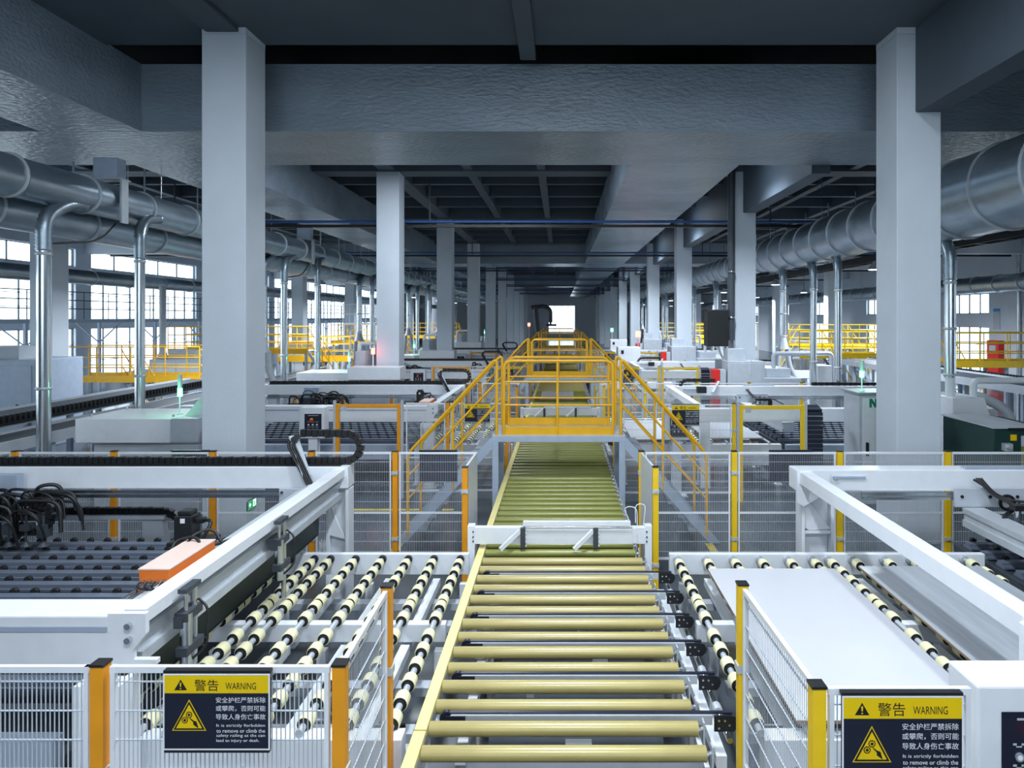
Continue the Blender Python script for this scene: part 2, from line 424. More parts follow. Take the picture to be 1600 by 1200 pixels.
# ================================================================== OVERHEAD SERVICES
def duct(name_label, x, z, r, y0, y1, ring, taper=None, group=None):
    t = thing('air_duct', name_label, 'duct', (x, y0, z), group)
    pts = [(x, y0, z), (x, y1, z)]; rr = [r, r]
    if taper:
        pts = [(x, y0, z)]; rr = [r]
        for (ya, yb, r2) in taper: pts += [(x, ya, z), (x, yb, z)]; rr += [rr[-1], r2]
        pts.append((x, y1, z)); rr.append(rr[-1])
    MB().path(pts, rr, 32).build('tube', M['duct'], t)
    def rad(y):
        cur = r
        for (ya, yb, r2) in (taper or ()):
            if y >= yb: cur = r2
            elif y > ya: cur = cur+(r2-cur)*(y-ya)/(yb-ya)
        return cur
    y = y0+ring*.6; base = {}
    n = 0
    while y < y1 and n < 60:
        q = rad(y)
        key = round(q, 3)
        if key not in base:
            base[key] = MB().disc_ring((x, y, z), 'y', q-.01, q+.035, .035, 32).build('flange_ring', M['alu'], t, loc=(0, y-y0, 0))
        else: dup(base[key], t, (0, y-y0, 0))
        y += ring; n += 1
    h = MB()
    yy = y0+2
    while yy < y1: h.tube((x, yy, z+rad(yy)), (x, yy, 8.2), .012, 6); yy += 5.0
    pieces(h, 'hanger', M['steel'], t)
    return t
duct('slender galvanised air duct, upper of the pair over the orange posts', -9.0, 5.92, .34, 3, 104, 1.7)
duct('slender galvanised air duct, lower of the pair over the orange posts', -9.75, 5.5, .34, 3, 104, 2.3)
duct('thick galvanised air duct running past the columns on the yellow-post side', 7.85, 5.9, .76, 3, 104, 1.3, [(14.2, 15.2, .62), (24.5, 25.5, .52)])
duct('galvanised air duct along the wall with small square windows', 19.4, 5.1, .38, 6, 100, 1.6)
duct('thin galvanised air duct along the wall of glazing', -17.6, 5.08, .26, 6, 100, 2.2)
# control box on the slender duct pair
for k in range(0, 3):
    y = 13.1+10*k
    t = thing('damper_box', f'grey sheet-metal control box on the slender duct, {ORD[k]} along', 'box', (-8.9, y, 6.3), 'control boxes on the slender duct')
    MB().box(-9.1, -8.645, y-.15, y+.15, 6.32, 6.72).build('housing', M['bluegrey'], t, bevel=.01)
    MB().box(-9.14, -8.57, y-.17, y+.17, 6.297, 6.32).box(-8.61, -8.57, y-.1, y+.1, 5.45, 6.297).build('bracket', M['alu'], t)
    MB().path(fillet([(-8.75, y, 5.45), (-8.8, y-.4, 5.05), (-8.95, y-1.4, 4.9), (-8.97, y-1.55, 5.0)], .3), .018, 6).build('cable', M['black'], t)

def ribbed(mb, pts, r, pitch=.062):
    P = resample(fillet(pts, .6, 10), pitch/2)
    mb.path(P, [r*(1.16 if i % 2 else .96) for i in range(len(P))], 14)
def dust_pipe(label, x, y, r, ztop, dx, dy, split=False, zb=0.0, group='dust pipes'):
    t = thing('dust_pipe', label, 'pipe', (x, y, zb), group)
    zt = ztop-.95
    zlow = zb if not split else 2.9
    MB().tube((x, y, zlow), (x, y, zt), r, 18).build('pipe', M['steel'], t)
    e = MB(); ribbed(e, [(x, y, zt), (x, y, ztop-.35), (x+dx, y+dy*.5, ztop-.05), (x+dx, y+dy, ztop)], r*1.06); e.build('elbow', M['duct'], t)
    c = MB()
    for z in (zlow+.05, (zlow+zt)/2, zt-.05): c.disc_ring((x, y, z), 'z', r*.98, r*1.16, .05, 18)
    pieces(c, 'clamp', M['alu'], t)
    if split:
        MB().path([(x, y, 2.9), (x, y, 2.5)], [r, r*1.9], 16).build('splitter', M['alu'], t)
        h = MB(); s = 1 if dx > 0 else -1
        h.path(fillet([(x-.16, y, 2.55), (x-.18, y, 1.9), (x-.28, y+.1, 1.2), (x-.3, y+.1, .9)], .4), .085, 12)
        h.build('hose', M['hose'], t)
        h = MB(); h.path(fillet([(x+.16, y, 2.55), (x+.2, y, 1.9), (x+.5, y-.1, 1.35), (x+.1, y-.3, 1.0), (x+.05, y-.3, .8)], .35), .095, 12)
        h.build('hose', M['hose'], t)
        MB().box(x-.4, x+.35, y-.45, y+.3, 0, .95).build('inlet_box', M['lgrey'], t, bevel=.01)
    return t
for k in range(0, 5):
    yo = 10*k; o = ['first', 'second', 'third', 'fourth', 'fifth'][k]
    dust_pipe(f'steel dust pipe dropping from the slender ducts, ahead of the control box, {o} set', -8.93, 11.5+yo, .105, 5.7, .05, .9)
    dust_pipe(f'steel dust pipe dropping from the slender ducts, behind the control box, {o} set', -8.66, 13.7+yo, .095, 5.75, -.1, .8)
    if k > 0: dust_pipe(f'steel dust pipe ending in two pale hoses under the slender ducts, {ORD[k-1]} such', -9.35, 20.9+yo-10, .11, 5.6, .1, .8, True)
    dust_pipe(f'bright steel dust pipe under the thick duct, first of set {o}', 7.75, 18.6+yo, .10, 5.35, .02, .3)
    dust_pipe(f'bright steel dust pipe under the thick duct, middle of set {o}', 7.75, 20.4+yo, .10, 5.45, .02, .8)
    dust_pipe(f'dust pipe splitting in two hoses under the thick duct, set {o}', 7.75, 23.2+yo-(10 if k == 0 else 0)+(10 if k == 0 else 0), .11, 5.5, .02, .7, True)
dust_pipe('steel dust pipe half hidden behind the front yellow-side column, ending on a white hood', 7.84, 13.4, .11, 5.3, -.02, .6, zb=2.4)
# cable trays and water pipes
for x, lab in ((-10.7, 'orange-post'), (10.9, 'yellow-post')):
    t = thing('cable_tray', f'long black cable tray under the ceiling on the {lab} side', 'tray', (x, 4, 5.55))
    MB().box(x-.22, x-.18, 4, 100, 5.5, 5.75).box(x+.18, x+.22, 4, 100, 5.5, 5.75).build('side_rail', M['black'], t)
    r = MB()
    for i in range(96): r.box(x-.2, x+.2, 4.2+i, 4.26+i, 5.5, 5.53)
    r.build('rung', M['black'], t)
    r = MB()
    for i in range(38): r.box(x-.015, x+.015, 4.6+2.5*i, 4.63+2.5*i, 5.53, 8.25)
    pieces(r, 'hanger', M['bluegrey'], t)
for k in range(0, 7):
    y = 21.9+10.5*k
    if any(abs(y-(10.9+10*j)) < .6 for j in range(12)): y += 1.0
    t = tag(MB().tube((-21.9, y-.064, 6.74), (21.9, y-.064, 6.74), .045, 10).build('water_pipe', M['bluep']), f'thin blue water pipe across the hall under the ceiling, {ORD[k]} back', 'pipe', 'blue pipes across the hall')
    t = thing('pipe_rack', f'dark steel rail across the hall below the {ORD[k]} blue pipe', 'rail', (0, y, 6.4), 'dark rails across the hall')
    MB().box(-21.9, 21.9, y-.06, y+.06, 6.56, 6.65).build('rail', M['black'], t)
    h = MB()
    for x in (-20.5, -12.7, -4.3, 6.9, 12.9, 20.5): h.box(x-.02, x+.02, y-.02, y+.02, 6.65, 8.2)
    pieces(h, 'hanger', M['dgrey'], t)
t = thing('conduit', 'dark vertical conduit on the second column of the yellow-post row', 'pipe', (5.2, 20.3, 0))
MB().tube((5.24, 20.42, 2.9), (5.24, 20.42, 8.1), .11, 12).build('pipe', M['dgrey'], t)
MB().disc_ring((5.24, 20.42, 5), 'z', .1, .14, .05).disc_ring((5.24, 20.42, 3.6), 'z', .1, .14, .05).build('clamp', M['steel'], t)
t = thing('speaker_cabinet', 'black upright box hung on the second column of the yellow-post row', 'box', (4.9, 20.5, 2.7))
MB().box(4.46, 5.10, 20.2, 20.75, 2.72, 3.84).build('housing', M['black'], t, bevel=.02)
MB().box(5.10, 5.335, 20.58, 20.7, 3.1, 3.2).box(5.10, 5.335, 20.58, 20.7, 3.4, 3.5).build('bracket', M['dgrey'], t)

# ================================================================== ROLLER CONVEYORS
ZR = 0.90
def conveyor(label, y0, y1, mroll, x0=-.86, x1=.90, pitch=.2485, first=None, rail='cream', group='roller conveyors'):
    t = thing('roller_conveyor', label, 'conveyor', (0, y0, 0), group)
    MB().box(-.945, -.865, y0+.004, y1-.004, .90, .945).build('guard_rail', M[rail], t, bevel=.004)
    pieces(MB().box(-.96, -.90, y0+.004, y1-.004, .70, .90).box(x1+.03, x1+.065, y0+.004, y1-.004, .46, .70), 'side_beam', M['white'], t, .004)
    n = int((y1-y0)/pitch+.5); base = None; br = MB()
    ya = first if first else y0+pitch/2
    for i in range(n):
        y = ya+i*pitch
        if y > y1-.04: break
        if base is None:
            base = MB().tube((x0, y, ZR), (x1, y, ZR), .046, 20).build('roller', M[mroll], t, loc=(0, y-y0, 0)); b = base
            ax = MB().tube((x0-.0, y, ZR), (x0-.003, y, ZR), .014, 8).tube((x1, y, ZR), (x1+.05, y, ZR), .014, 8)
            pieces(ax, 'axle', M['steel'], b)
        else: dup(base, t, (0, y-y0, 0))
        br.box(x1+.03, x1+.042, y-.03, y+.03, .80, .955)
    pieces(br, 'bearing_plate', M['alu'], t)
    for xx in (-.93, x1+.06):
        for yy in (y0+.25, y1-.3):
            MB().box(xx-.035, xx+.035, yy-.035, yy+.035, .02, .70 if xx < 0 else .46).box(xx-.04, xx+.04, yy-.07, yy+.07, 0, .02).build('leg', M['white'], t)
    c = MB()
    yy = y0+.25
    while yy < y1-.1: c.box(-.9, x1+.045, yy-.04, yy+.04, .52, .62); yy += 1.15
    pieces(c, 'cross_beam', M['lgrey'], t)
    tr = MB().box(-.56, .80, y0+.05, y1-.05, .30, .315); rn = random.Random(int(y0*10))
    tr.build('drip_tray', M['dgrey'], t)
    d = MB()
    for i in range(int((y1-y0)*1.6)):
        a = rn.uniform(-.52, .5); q = rn.uniform(y0+.1, y1-.4); d.box(a, a+rn.uniform(.06, .3), q, q+rn.uniform(.05, .15), .315, rn.uniform(.36, .5))
    pieces(d, 'valve_block', [M['alu']], t)
    return t
R0 = 4.12-.2485
conveyor('golden roller conveyor section at the very front, before the joint in its pale rail', 2.9, 4.28, 'roller', first=R0-3*.2485)
c1 = conveyor('golden roller conveyor section between the two wheeled tables', 4.29, 7.48, 'roller', first=R0+2*.2485)
c2 = conveyor('olive roller conveyor section passing under the front footbridge', 7.49, 14.27, 'olive', x1=.855)
repeat(c1, 4, 'golden roller conveyor section between the wheeled tables of the {}', 'roller conveyors')
repeat(c2, 4, 'olive roller conveyor section passing under the footbridge of the {}', 'roller conveyors')

# belt transfer between the rollers
t = thing('belt_transfer', '', 'conveyor', (0, 4.4, 0))
arms = [4.50+.497*i for i in range(6)]
b0 = None
for y in arms:
    if b0 is None:
        b0 = MB().box(-.74, 1.02, y-.030, y+.030, .862, .925).build('belt_arm', M['alu'], t, loc=(0, y-4.4, 0))
        MB().box(-.78, 1.16, y-.013, y+.013, .926, .936).path([(-.77, y-.016, .895), (-.77, y+.016, .895)], .047, 16).path([(1.14, y-.016, .88), (1.14, y+.016, .88)], .045, 16).build('belt', M['belt'], b0)
        p = [(1.03, .825), (1.03, .93), (1.15, .93), (1.18, .92), (1.195, .885), (1.185, .85), (1.16, .825)]
        MB().prism(p, 'y', y-.042, y-.030).build('end_plate', M['black'], b0)
        bo = MB()
        for (a, c) in ((1.06, .90), (1.10, .90), (1.06, .85), (1.13, .87)): bo.tube((a, y-.042, c), (a, y-.048, c), .008, 8)
        pieces(bo, 'bolt', M['steel'], b0)
        MB().prism([(-.80, .88), (-.77, .925), (-.64, .925), (-.64, .89), (-.74, .865)], 'y', y-.038, y-.030).build('nose_plate', M['belt'], b0)
    else: dup(b0, t, (0, y-4.4, 0))
MB().tube((1.12, 4.4, .80), (1.12, 7.1, .80), .02, 10).build('drive_shaft', M['steel'], t)
sl = MB()
for y in arms[:-1]: sl.tube((1.12, y+.22, .80), (1.12, y+.30, .80), .034, 12)
pieces(sl, 'coupling', M['alu'], t)
f = MB().box(1.03, 1.10, 4.4, 7.1, .62, .70).box(-.7, -.63, 4.4, 7.1, .64, .72)
pieces(f, 'frame', M['white'], t)
for xx in (-.66, 1.065):
    for yy in (4.95, 6.25): MB().box(xx-.03, xx+.03, yy-.03, yy+.03, 0, .64).build('leg', M['lgrey'], t)
repeat(t, 2, 'belt transfer with dark blue belts between the golden rollers of the {}')

# ================================================================== WHEELED TABLES
def wheel_mesh():
    m = MB().path([(0, -.052, 0), (0, -.044, 0), (0, .044, 0), (0, .052, 0)], [.050, .054, .054, .050], 18, 0)
    m.disc_ring((0, -.0525, 0), 'y', .024, .047, .004, 16, 1); m.disc_ring((0, .0525, 0), 'y', .024, .047, .004, 16, 1)
    m.path([(0, -.068, 0), (0, .068, 0)], .033, 14, 1)
    return m
def wheel_table(side, label, xs, full, xa, xb, y0=4.30, y1=7.52):
    t = thing('wheel_table', label, 'table', ((xa+xb)/2, y0, 0), 'wheeled transfer tables')
    MB().box(xa, xb, y1-.07, y1, .72, .95).build('far_beam', M['white'], t, bevel=.006)
    MB().box(xa, xb, 5.94, 6.03, .70, .86).build('middle_beam', M['white'], t, bevel=.006)
    nb = MB().box(xa+.1, xb, y0, y0+.13, .62, .87); nb.build('near_beam', M['white'], t, bevel=.006)
    MB().box(xa+.1, xb, y0+.005, y0+.10, .42, .62).build('lower_beam', M['lgrey'], t, bevel=.006)
    bo = MB()
    x = xa+.3
    while x < xb: bo.tube((x, y0-.012, .69), (x, y0, .69), .012, 8).tube((x+.15, y0-.01, .52), (x+.15, y0+.01, .52), .012, 8); x += .3
    pieces(bo, 'bolt', M['steel'], t)
    rails = [xa+(xb-xa)*q for q in (.12, .36, .60, .84)]
    for x in rails:
        MB().box(x-.04, x+.04, y0+.13, 5.94, .60, .68).box(x-.04, x+.04, 6.03, y1-.07, .60, .68).build('long_bar', M['white'], t)
    c = MB()
    for y in (4.9, 5.5, 6.6, 7.1): c.box(xa+.15, xb-.05, y-.06, y+.06, .50, .57)
    pieces(c, 'cross_bar', M['lgrey'], t)
    for x in (xa+.15, (xa+xb)/2, xb-.06):
        for y in (y0+.06, 5.98, y1-.05): MB().box(x-.04, x+.04, y-.04, y+.04, .02, .62).box(x-.07, x+.07, y-.07, y+.07, 0, .02).build('leg', M['white'], t)
    h = MB().path(fillet([(xa+.2, y0+.5, .64), (xa+.9, y0+.55, .59), (xa+1.4, y0+.45, .62), (xb-.1, y0+.55, .63)], .3), .018, 8)
    h.build('cable', M['black'], t)
    ox, oy = (xa+xb)/2, y0
    s0 = None; w0 = None
    n = 13
    for i, x in enumerate(xs):
        if s0 is None:
            s0 = MB().tube((x, y0+.02, ZR), (x, y1-.02, ZR), .024, 12).build('wheel_shaft', M['alu'], None, loc=(x, y0, 0))
            s0.parent = t; s0.location = (x-ox, 0, 0); s = s0
            kn = MB()
            kn.path([(x, y1-.075, ZR), (x, y1-.12, ZR)], .045, 12)
            kk = kn.build('end_bearing', M['black' if side < 0 else 'alu'], None, loc=(x, y0, 0)); kk.parent = s0; kk.location = (0, 0, 0)
            k2 = MB().disc_ring((x, 6.0, ZR-.01), 'y', .02, .05, .14, 12).build('middle_bearing', M['alu'], None, loc=(x, y0, 0)); k2.parent = s0; k2.location = (0, 0, 0)
            w0 = wheel_mesh().build('wheel', [M['wheel'], M['rubber']]); first = True
        else:
            s = s0.copy(); COL.objects.link(s); s.parent = t; s.location = (x-ox, 0, 0)
            c = kk.copy(); COL.objects.link(c); c.parent = s
            c = k2.copy(); COL.objects.link(c); c.parent = s
        ys = [4.46+.234*q for q in range(n)]
        ys = [(y if abs(y-5.98) > .12 else y+.1) for y in ys]
        if i not in full: ys = ys[-3:]
        for y in ys:
            wv = w0.copy(); COL.objects.link(wv); wv.parent = s; wv.location = (0, y-y0, ZR)
    bpy.data.objects.remove(w0)
    return t
tl = wheel_table(-1, '', [-3.02, -2.75, -2.57, -2.29, -1.99, -1.70, -1.415, -1.12], set(range(8)), -3.25, -1.03)
repeat(tl, 2, 'bare table of shafts with cream wheels on the orange-post side, {}', 'wheeled transfer tables')
tr_ = wheel_table(1, '', [1.30, 1.62, 1.92, 2.22, 2.53, 2.80, 2.98, 3.25, 3.6, 3.9, 4.5], {0, 6, 7}, 1.22, 4.75)
repeat(tr_, 2, 'table of cream wheels under two boards on the yellow-post side, {}', 'wheeled transfer tables')
def board(label, x0, x1, y0, y1, m, z=.956):
    t = thing('laminate_board', label, 'board', ((x0+x1)/2, y0, z), 'boards on the wheeled tables')
    MB().box(x0, x1, y0, y1, z+.002, z+.020).build('chipboard_core', M['chip'], t)
    MB().box(x0+.001, x1-.001, y0+.001, y1-.001, z+.020, z+.023).box(x0+.001, x1-.001, y0+.001, y1-.001, z, z+.002).build('laminate_face', M[m], t)
    return t
repeat(board('', 1.535, 2.86, 4.33, 6.95, 'boardw'), 2, 'large plain white laminate board lying on the wheeled table of the {}')
repeat(board('', 3.14, 4.42, 4.50, 7.02, 'boardg'), 2, 'grey wood-grain board beside the white board in the {}')

# ================================================================== BAR BEDS INSIDE THE LOADERS
def wheel_bed(label, xa, xb, vis_a, vis_b):
    y0 = 4.75; t = thing('wheel_bed', label, 'machine', ((xa+xb)/2, y0, 0), 'dark bar beds with small wheels')
    ox = (xa+xb)/2
    MB().box(xa, xb, 4.3, 4.4, .55, .86).build('front_beam', M['bluegrey'], t)
    MB().box(xa, xa+.08, 4.4, y0+.08, .5, .7).box(xb-.08, xb, 4.4, y0+.08, .5, .7).box(xa, xb, y0, y0+.08, .45, .80).box(xa, xb, 8.12, 8.2, .45, .80).box(xa, xa+.08, y0+.08, 8.12, .45, .80).box(xb-.08, xb, y0+.08, 8.12, .45, .80).build('frame', M['dgrey'], t)
    MB().box(xa+.08, xb-.08, y0+.08, 8.12, .52, .54).build('pan', M['dgrey'], t)
    bo = MB(); x = xa+.25
    while x < xb: bo.tube((x, 4.288, .80), (x, 4.3, .80), .014, 8).tube((x+.3, 4.288, .64), (x+.3, 4.3, .64), .014, 8); x += .6
    pieces(bo, 'bolt', M['steel'], t)
    for x in (xa+.06, xb-.06):
        for y in (y0+.06, 8.14): MB().box(x-.05, x+.05, y-.05, y+.05, 0, .45).build('leg', M['grey'], t)
    bars = [5.05+.302*i for i in range(11)]
    b0 = None; w0 = MB().path([(0, -.02, 0), (0, .02, 0)], .036, 14).build('wheel', M['rubber']); rest = MB()
    for i, y in enumerate(bars):
        if b0 is None:
            m = MB().box(xa+.08, xb-.08, y-.05, y+.05, .80, .865).box(xa+.08, xb-.08, y-.075, y-.05, .80, .825).box(xa+.08, xb-.08, y+.05, y+.075, .80, .825).box(xa+.1, xb-.1, y-.04, y+.04, .54, .80)
            b = b0 = m.build('bed_bar', M['bed'], None, loc=(0, y0, 0)); b.parent = t; b.location = (-ox, bars[0]-5.05, 0)
        else:
            b = b0.copy(); COL.objects.link(b); b.parent = t; b.location = (-ox, y-bars[0], 0)
        x = xa+.2+(.10 if i % 2 else 0)
        while x < xb-.12:
            if i >= 3 and vis_a < x < vis_b:
                q = w0.copy(); COL.objects.link(q); q.parent = b; q.location = (x, bars[0]+.085-y0, .865)
            else: rest.path([(x, y+.065, .865), (x, y+.105, .865)], .036, 10)
            x += .205
    o = rest.build('wheel_rows', M['rubber'], t); o['kind'] = 'stuff'
    bpy.data.objects.remove(w0)
    return t
repeat(wheel_bed('', -7.6, -3.28, -5.75, -3.2), 2, 'dark bar bed with black wheels inside the orange-post side loader, {}', 'dark bar beds with small wheels')
repeat(wheel_bed('', 4.85, 9.2, 4.9, 7.4), 2, 'dark bar bed with black wheels inside the yellow-post side loader, {}', 'dark bar beds with small wheels')

# ================================================================== GANTRY LOADERS
def cyl_unit(t, x, y, zt, zb, s):
    """pneumatic guide cylinder hung on a beam"""
    c = MB().tube((x, y, zt-.42), (x, y, zt-.05), .04, 14).tube((x+.0, y+.10, zb), (x, y+.10, zt+.12), .022, 12).tube((x, y-.0, zt-.05), (x, y, zt+.1), .014, 10)
    o = c.build('guide_cylinder', M['steel'], t)
    cb_ = MB().box(x-.04, x+.04, y-.06, y+.16, zt-.33, zt-.27).box(x-.03, x+.03, y-.05, y+.14, zt+.10, zt+.13).box(x-.03*s-.03, x-.03*s+.03, y-.05, y+.15, zt-.14, zt-.06)
    pieces(cb_, 'clamp_bracket', M['dgrey'], o)
    MB().path(fillet([(x+.03*s, y+.02, zt-.38), (x+.12*s, y+.05, zt-.3), (x+.1*s, y+.1, zt-.05), (x+.02*s, y+.12, zt)], .06), .009, 6).build('cable', M['black'], o)
    return o
def loader_left(label):
    t = thing('gantry_loader', label, 'machine', (-5.0, 4.2, 0), 'gantry loaders')
    # far and near cross beams
    MB().box(-8.2, -2.62, 8.2, 8.46, 1.49, 1.76).build('far_beam', M['white'], t, bevel=.01)
    MB().box(-8.0, -2.85, 8.17, 8.2, 1.44, 1.475).box(-8.0, -2.85, 8.12, 8.2, 1.40, 1.435).build('linear_rail', M['steel'], t)
    MB().box(-8.0, -2.72, 8.22, 8.42, 1.762, 1.775).build('chain_tray', M['black'], t)
    ch = MB(); arc = [(-8.0, 8.33, 1.815), (-2.62, 8.33, 1.815)]
    ch_pts = [(-8.0, 8.33, 1.81), (-2.85, 8.33, 1.81)]
    for i in range(0, 17):
        a = -PI/2+PI*i/16; ch_pts.append((-2.62+.17*math.cos(a)-.05, 8.33, 1.98+.17*math.sin(a)))
    ch_pts += [(-3.3, 8.33, 2.155)]
    chain(ch, ch_pts, .09, .075, .075).build('energy_chain', M['black'], t)
    MB().bar((-3.33, 8.28, 2.13), (-3.1, 8.12, 1.66), .12, .02).build('chain_bracket', M['lgrey'], t)
    cb = MB()
    for i in range(4): cb.path(fillet([(-3.28+.02*i, 8.26, 2.14), (-3.38+.03*i, 8.2, 2.05), (-3.12+.025*i, 8.08, 1.65), (-3.0+.02*i, 8.0, 1.5)], .12), .013, 6)
    cb.build('cable', M['black'], t)
    MB().box(-8.2, -2.84, 4.24, 4.50, 1.36, 1.70).build('near_beam', M['white'], t, bevel=.012)
    MB().box(-8.2, -2.84, 4.232, 4.24, 1.60, 1.63).build('beam_groove', M['bluegrey'], t)
    # travel beam along the table edge
    MB().box(-2.80, -2.66, 4.27, 8.30, 1.635, 1.73).build('side_beam', M['white'], t, bevel=.006)
    a = MB()
    for (x0, x1, z0, z1) in ((-2.92, -2.70, 1.37, 1.44), (-2.90, -2.735, 1.44, 1.50), (-2.92, -2.72, 1.50, 1.56), (-2.90, -2.75, 1.56, 1.635)): a.box(x0, x1, 4.30, 8.2, z0, z1)
    a.box(-3.10, -2.92, 4.5, 8.15, 1.50, 1.56).box(-3.04, -2.98, 4.5, 8.15, 1.56, 1.585)
    a.build('aluminium_rail', M['alu'], t)
    MB().tube((-3.14, 4.55, 1.56), (-3.14, 5.0, 1.56), .028, 12).build('buffer', M['steel'], t)
    MB().prism([(-2.86, 1.36), (-2.86, 1.73), (-2.62, 1.73), (-2.62, 1.60), (-2.70, 1.50), (-2.70, 1.44), (-2.55, 1.44), (-2.55, 1.41), (-2.78, 1.36)], 'y', 4.2, 4.24).build('end_plate', M['white'], t)
    b = MB()
    for z in (1.57, 1.66): b.tube((-2.72, 4.17, z), (-2.72, 4.2, z), .02, 10)
    pieces(b, 'bolt', M['steel'], t)
    MB().prism([(-2.95, .968), (-2.945, .968), (-2.93, 1.37), (-2.935, 1.37)], 'y', 4.32, 8.1).box(-2.955, -2.94, 4.32, 8.1, .958, .968).build('dark_cover', M['cover'], t)
    for (x0, x1, y0, y1) in ((-2.90, -2.62, 8.22, 8.44), (-2.96, -2.68, 4.04, 4.25)):
        p = MB().box(x0, x0+.04, y0, y1, 0, 1.36 if y0 < 5 else 1.47).box(x1-.04, x1, y0, y1, 0, 1.36 if y0 < 5 else 1.47).box(x0+.04, x1-.04, y0+.085, y0+.125, 0, 1.36 if y0 < 5 else 1.47)
        if y0 > 5: p.prism([(x0+.04, 1.35), (x0+.04, .9), (x1-.04, .85), (x0+.12, 1.1)], 'y', y0+.02, y0+.05)
        p.box(x0-.06, x1+.06, y0-.04, y1+.04, 0, .02)
        p.build('post', M['white'], t, bevel=.004)
    for x in (-7.9,):
        for y in (4.26, 8.22): MB().box(x-.12, x+.12, y, y+.22, 0, 1.36 if y < 5 else 1.47).build('post', M['white'], t)
    # carriage plate and motors
    c = MB().box(-3.42, -2.93, 8.08, 8.11, 1.24, 1.52).build('carriage_plate', M['lgrey'], t, bevel=.006)
    MB().disc_ring((-3.18, 8.07, 1.33), 'y', .05, .10, .03, 20).tube((-3.38, 8.08, 1.48), (-3.38, 8.06, 1.48), .018, 8).tube((-2.98, 8.08, 1.48), (-2.98, 8.06, 1.48), .018, 8).build('pulley', M['steel'], c)
    m = MB().box(-3.46, -3.30, 5.95, 6.11, 1.60, 1.82).box(-3.44, -3.32, 5.97, 6.09, 1.82, 1.86).box(-3.30, -3.22, 6.0, 6.07, 1.74, 1.79).box(-3.50, -3.14, 5.9, 6.16, 1.56, 1.60)
    mo = m.build('servo_motor', M['black'], t, bevel=.01)
    MB().box(-3.40, -3.36, 5.945, 5.95, 1.76, 1.80).build('rating_plate', M['print'], mo)
    cb = MB()
    cb.path(fillet([(-3.23, 6.02, 1.77), (-3.08, 5.9, 1.80), (-3.16, 5.8, 1.60), (-3.0, 5.9, 1.60), (-2.86, 6.3, 1.60)], .15), .017, 8)
    cb.path(fillet([(-3.1, 5.55, 1.6), (-3.2, 5.7, 1.72), (-3.05, 5.85, 1.76), (-2.95, 5.8, 1.62), (-2.88, 5.9, 1.6)], .12), .013, 8)
    cb.path(fillet([(-3.2, 5.5, 1.6), (-3.3, 5.65, 1.7), (-3.1, 5.7, 1.74), (-3.0, 5.55, 1.61)], .12), .013, 8)
    cb.build('cable', M['black'], t)
    j = MB().box(-3.20, -2.97, 5.05, 5.72, 1.575, 1.685).build('junction_box', M['obox'], t, bevel=.004)
    j['label'] = 'orange terminal box with a pale lid'
    MB().box(-3.205, -2.965, 5.045, 5.725, 1.685, 1.694).build('lid', M['obtop'], j)
    g = MB()
    for i in range(4): g.path([(-3.17+.055*i, 5.05, 1.60), (-3.17+.055*i, 5.01, 1.60)], .018, 10)
    pieces(g, 'cable_gland', M['steel'], j)
    g = MB()
    for i in range(4): g.path(fillet([(-3.17+.055*i, 5.01, 1.60), (-3.15+.055*i, 4.93, 1.60), (-2.98+.02*i, 4.9, 1.575)], .05), .007, 6)
    g.build('cable', M['black'], j)
    cyl_unit(t, -2.60, 4.62, 1.60, .98, 1); cyl_unit(t, -2.60, 6.15, 1.60, .98, 1)
    MB().box(-2.66, -2.57, 4.58, 4.78, 1.50, 1.56).box(-2.70, -2.57, 6.11, 6.31, 1.50, 1.56).build('bracket', M['dgrey'], t)
    # second energy chain lying on a low tray behind the bed
    MB().box(-7.4, -5.1, 8.56, 8.72, 1.0, 1.05).prism([(-5.45, 0), (-5.0, 0), (-5.15, 1.0), (-5.4, 1.0)], 'y', 8.6, 8.7).box(-7.3, -7.1, 8.58, 8.7, 0, 1.0).build('low_tray', M['lgrey'], t)
    pts = [(-7.4, 8.64, 1.09), (-5.2, 8.64, 1.09)]+[(-5.2+.34*math.sin(a), 8.64, .75+.34*math.cos(a)) for a in [PI/2*i/8 for i in range(1, 9)]]+[(-4.86, 8.64, .45)]
    chain(MB(), pts, .09, .07, .07).build('energy_chain', M['black'], t)
    # suction head with its bundle of hoses
    rn = random.Random(3)
    hd = MB().box(-6.95, -6.55, 8.02, 8.12, 1.15, 1.70).build('carriage_plate', M['bluegrey'], t, bevel=.006)
    s = MB().box(-7.3, -5.85, 7.78, 7.86, 1.22, 1.30).box(-6.9, -6.6, 7.7, 8.02, 1.30, 1.46)
    for i in range(7):
        x = -7.2+.2*i; s.tube((x, 7.72, .98), (x, 7.72, 1.3), .014, 8).path([(x, 7.72, 1.0), (x, 7.72, .95)], [.02, .06], 12).box(x-.05, x+.05, 7.68, 7.8, 1.05+.04*(i % 3), 1.2)
    sh = s.build('suction_frame', M['dgrey'], t)
    hs = MB()
    for i in range(26):
        x = rn.uniform(-7.25, -6.1); y = rn.uniform(7.6, 7.95); z = rn.uniform(1.15, 1.5); L = rn.uniform(.2, .5); hh = rn.uniform(.08, .24)
        hs.path(fillet([(x, y, z-.1), (x+.02, y-.05, z+hh), (x+L, y+rn.uniform(-.1, .1), z+hh*rn.uniform(.5, 1)), (x+L+.05, y, max(.95, z-rn.uniform(.1, .3)))], .14), rn.choice((.011, .016, .022)), 7)
    hs.build('hose', M['black'], t)
    for (x, z, r) in ((-6.45, 1.14, .16), (-6.1, 1.27, .17), (-6.75, 1.12, .15)):
        chain(MB(), [(x-.25, 7.75, z+r)]+[(x+r*math.cos(a), 7.75, z+r*math.sin(a)) for a in [PI/2-PI*i/12 for i in range(13)]]+[(x-.25, 7.75, z-r)], .07, .05, .06).build('energy_chain', M['black'], t)
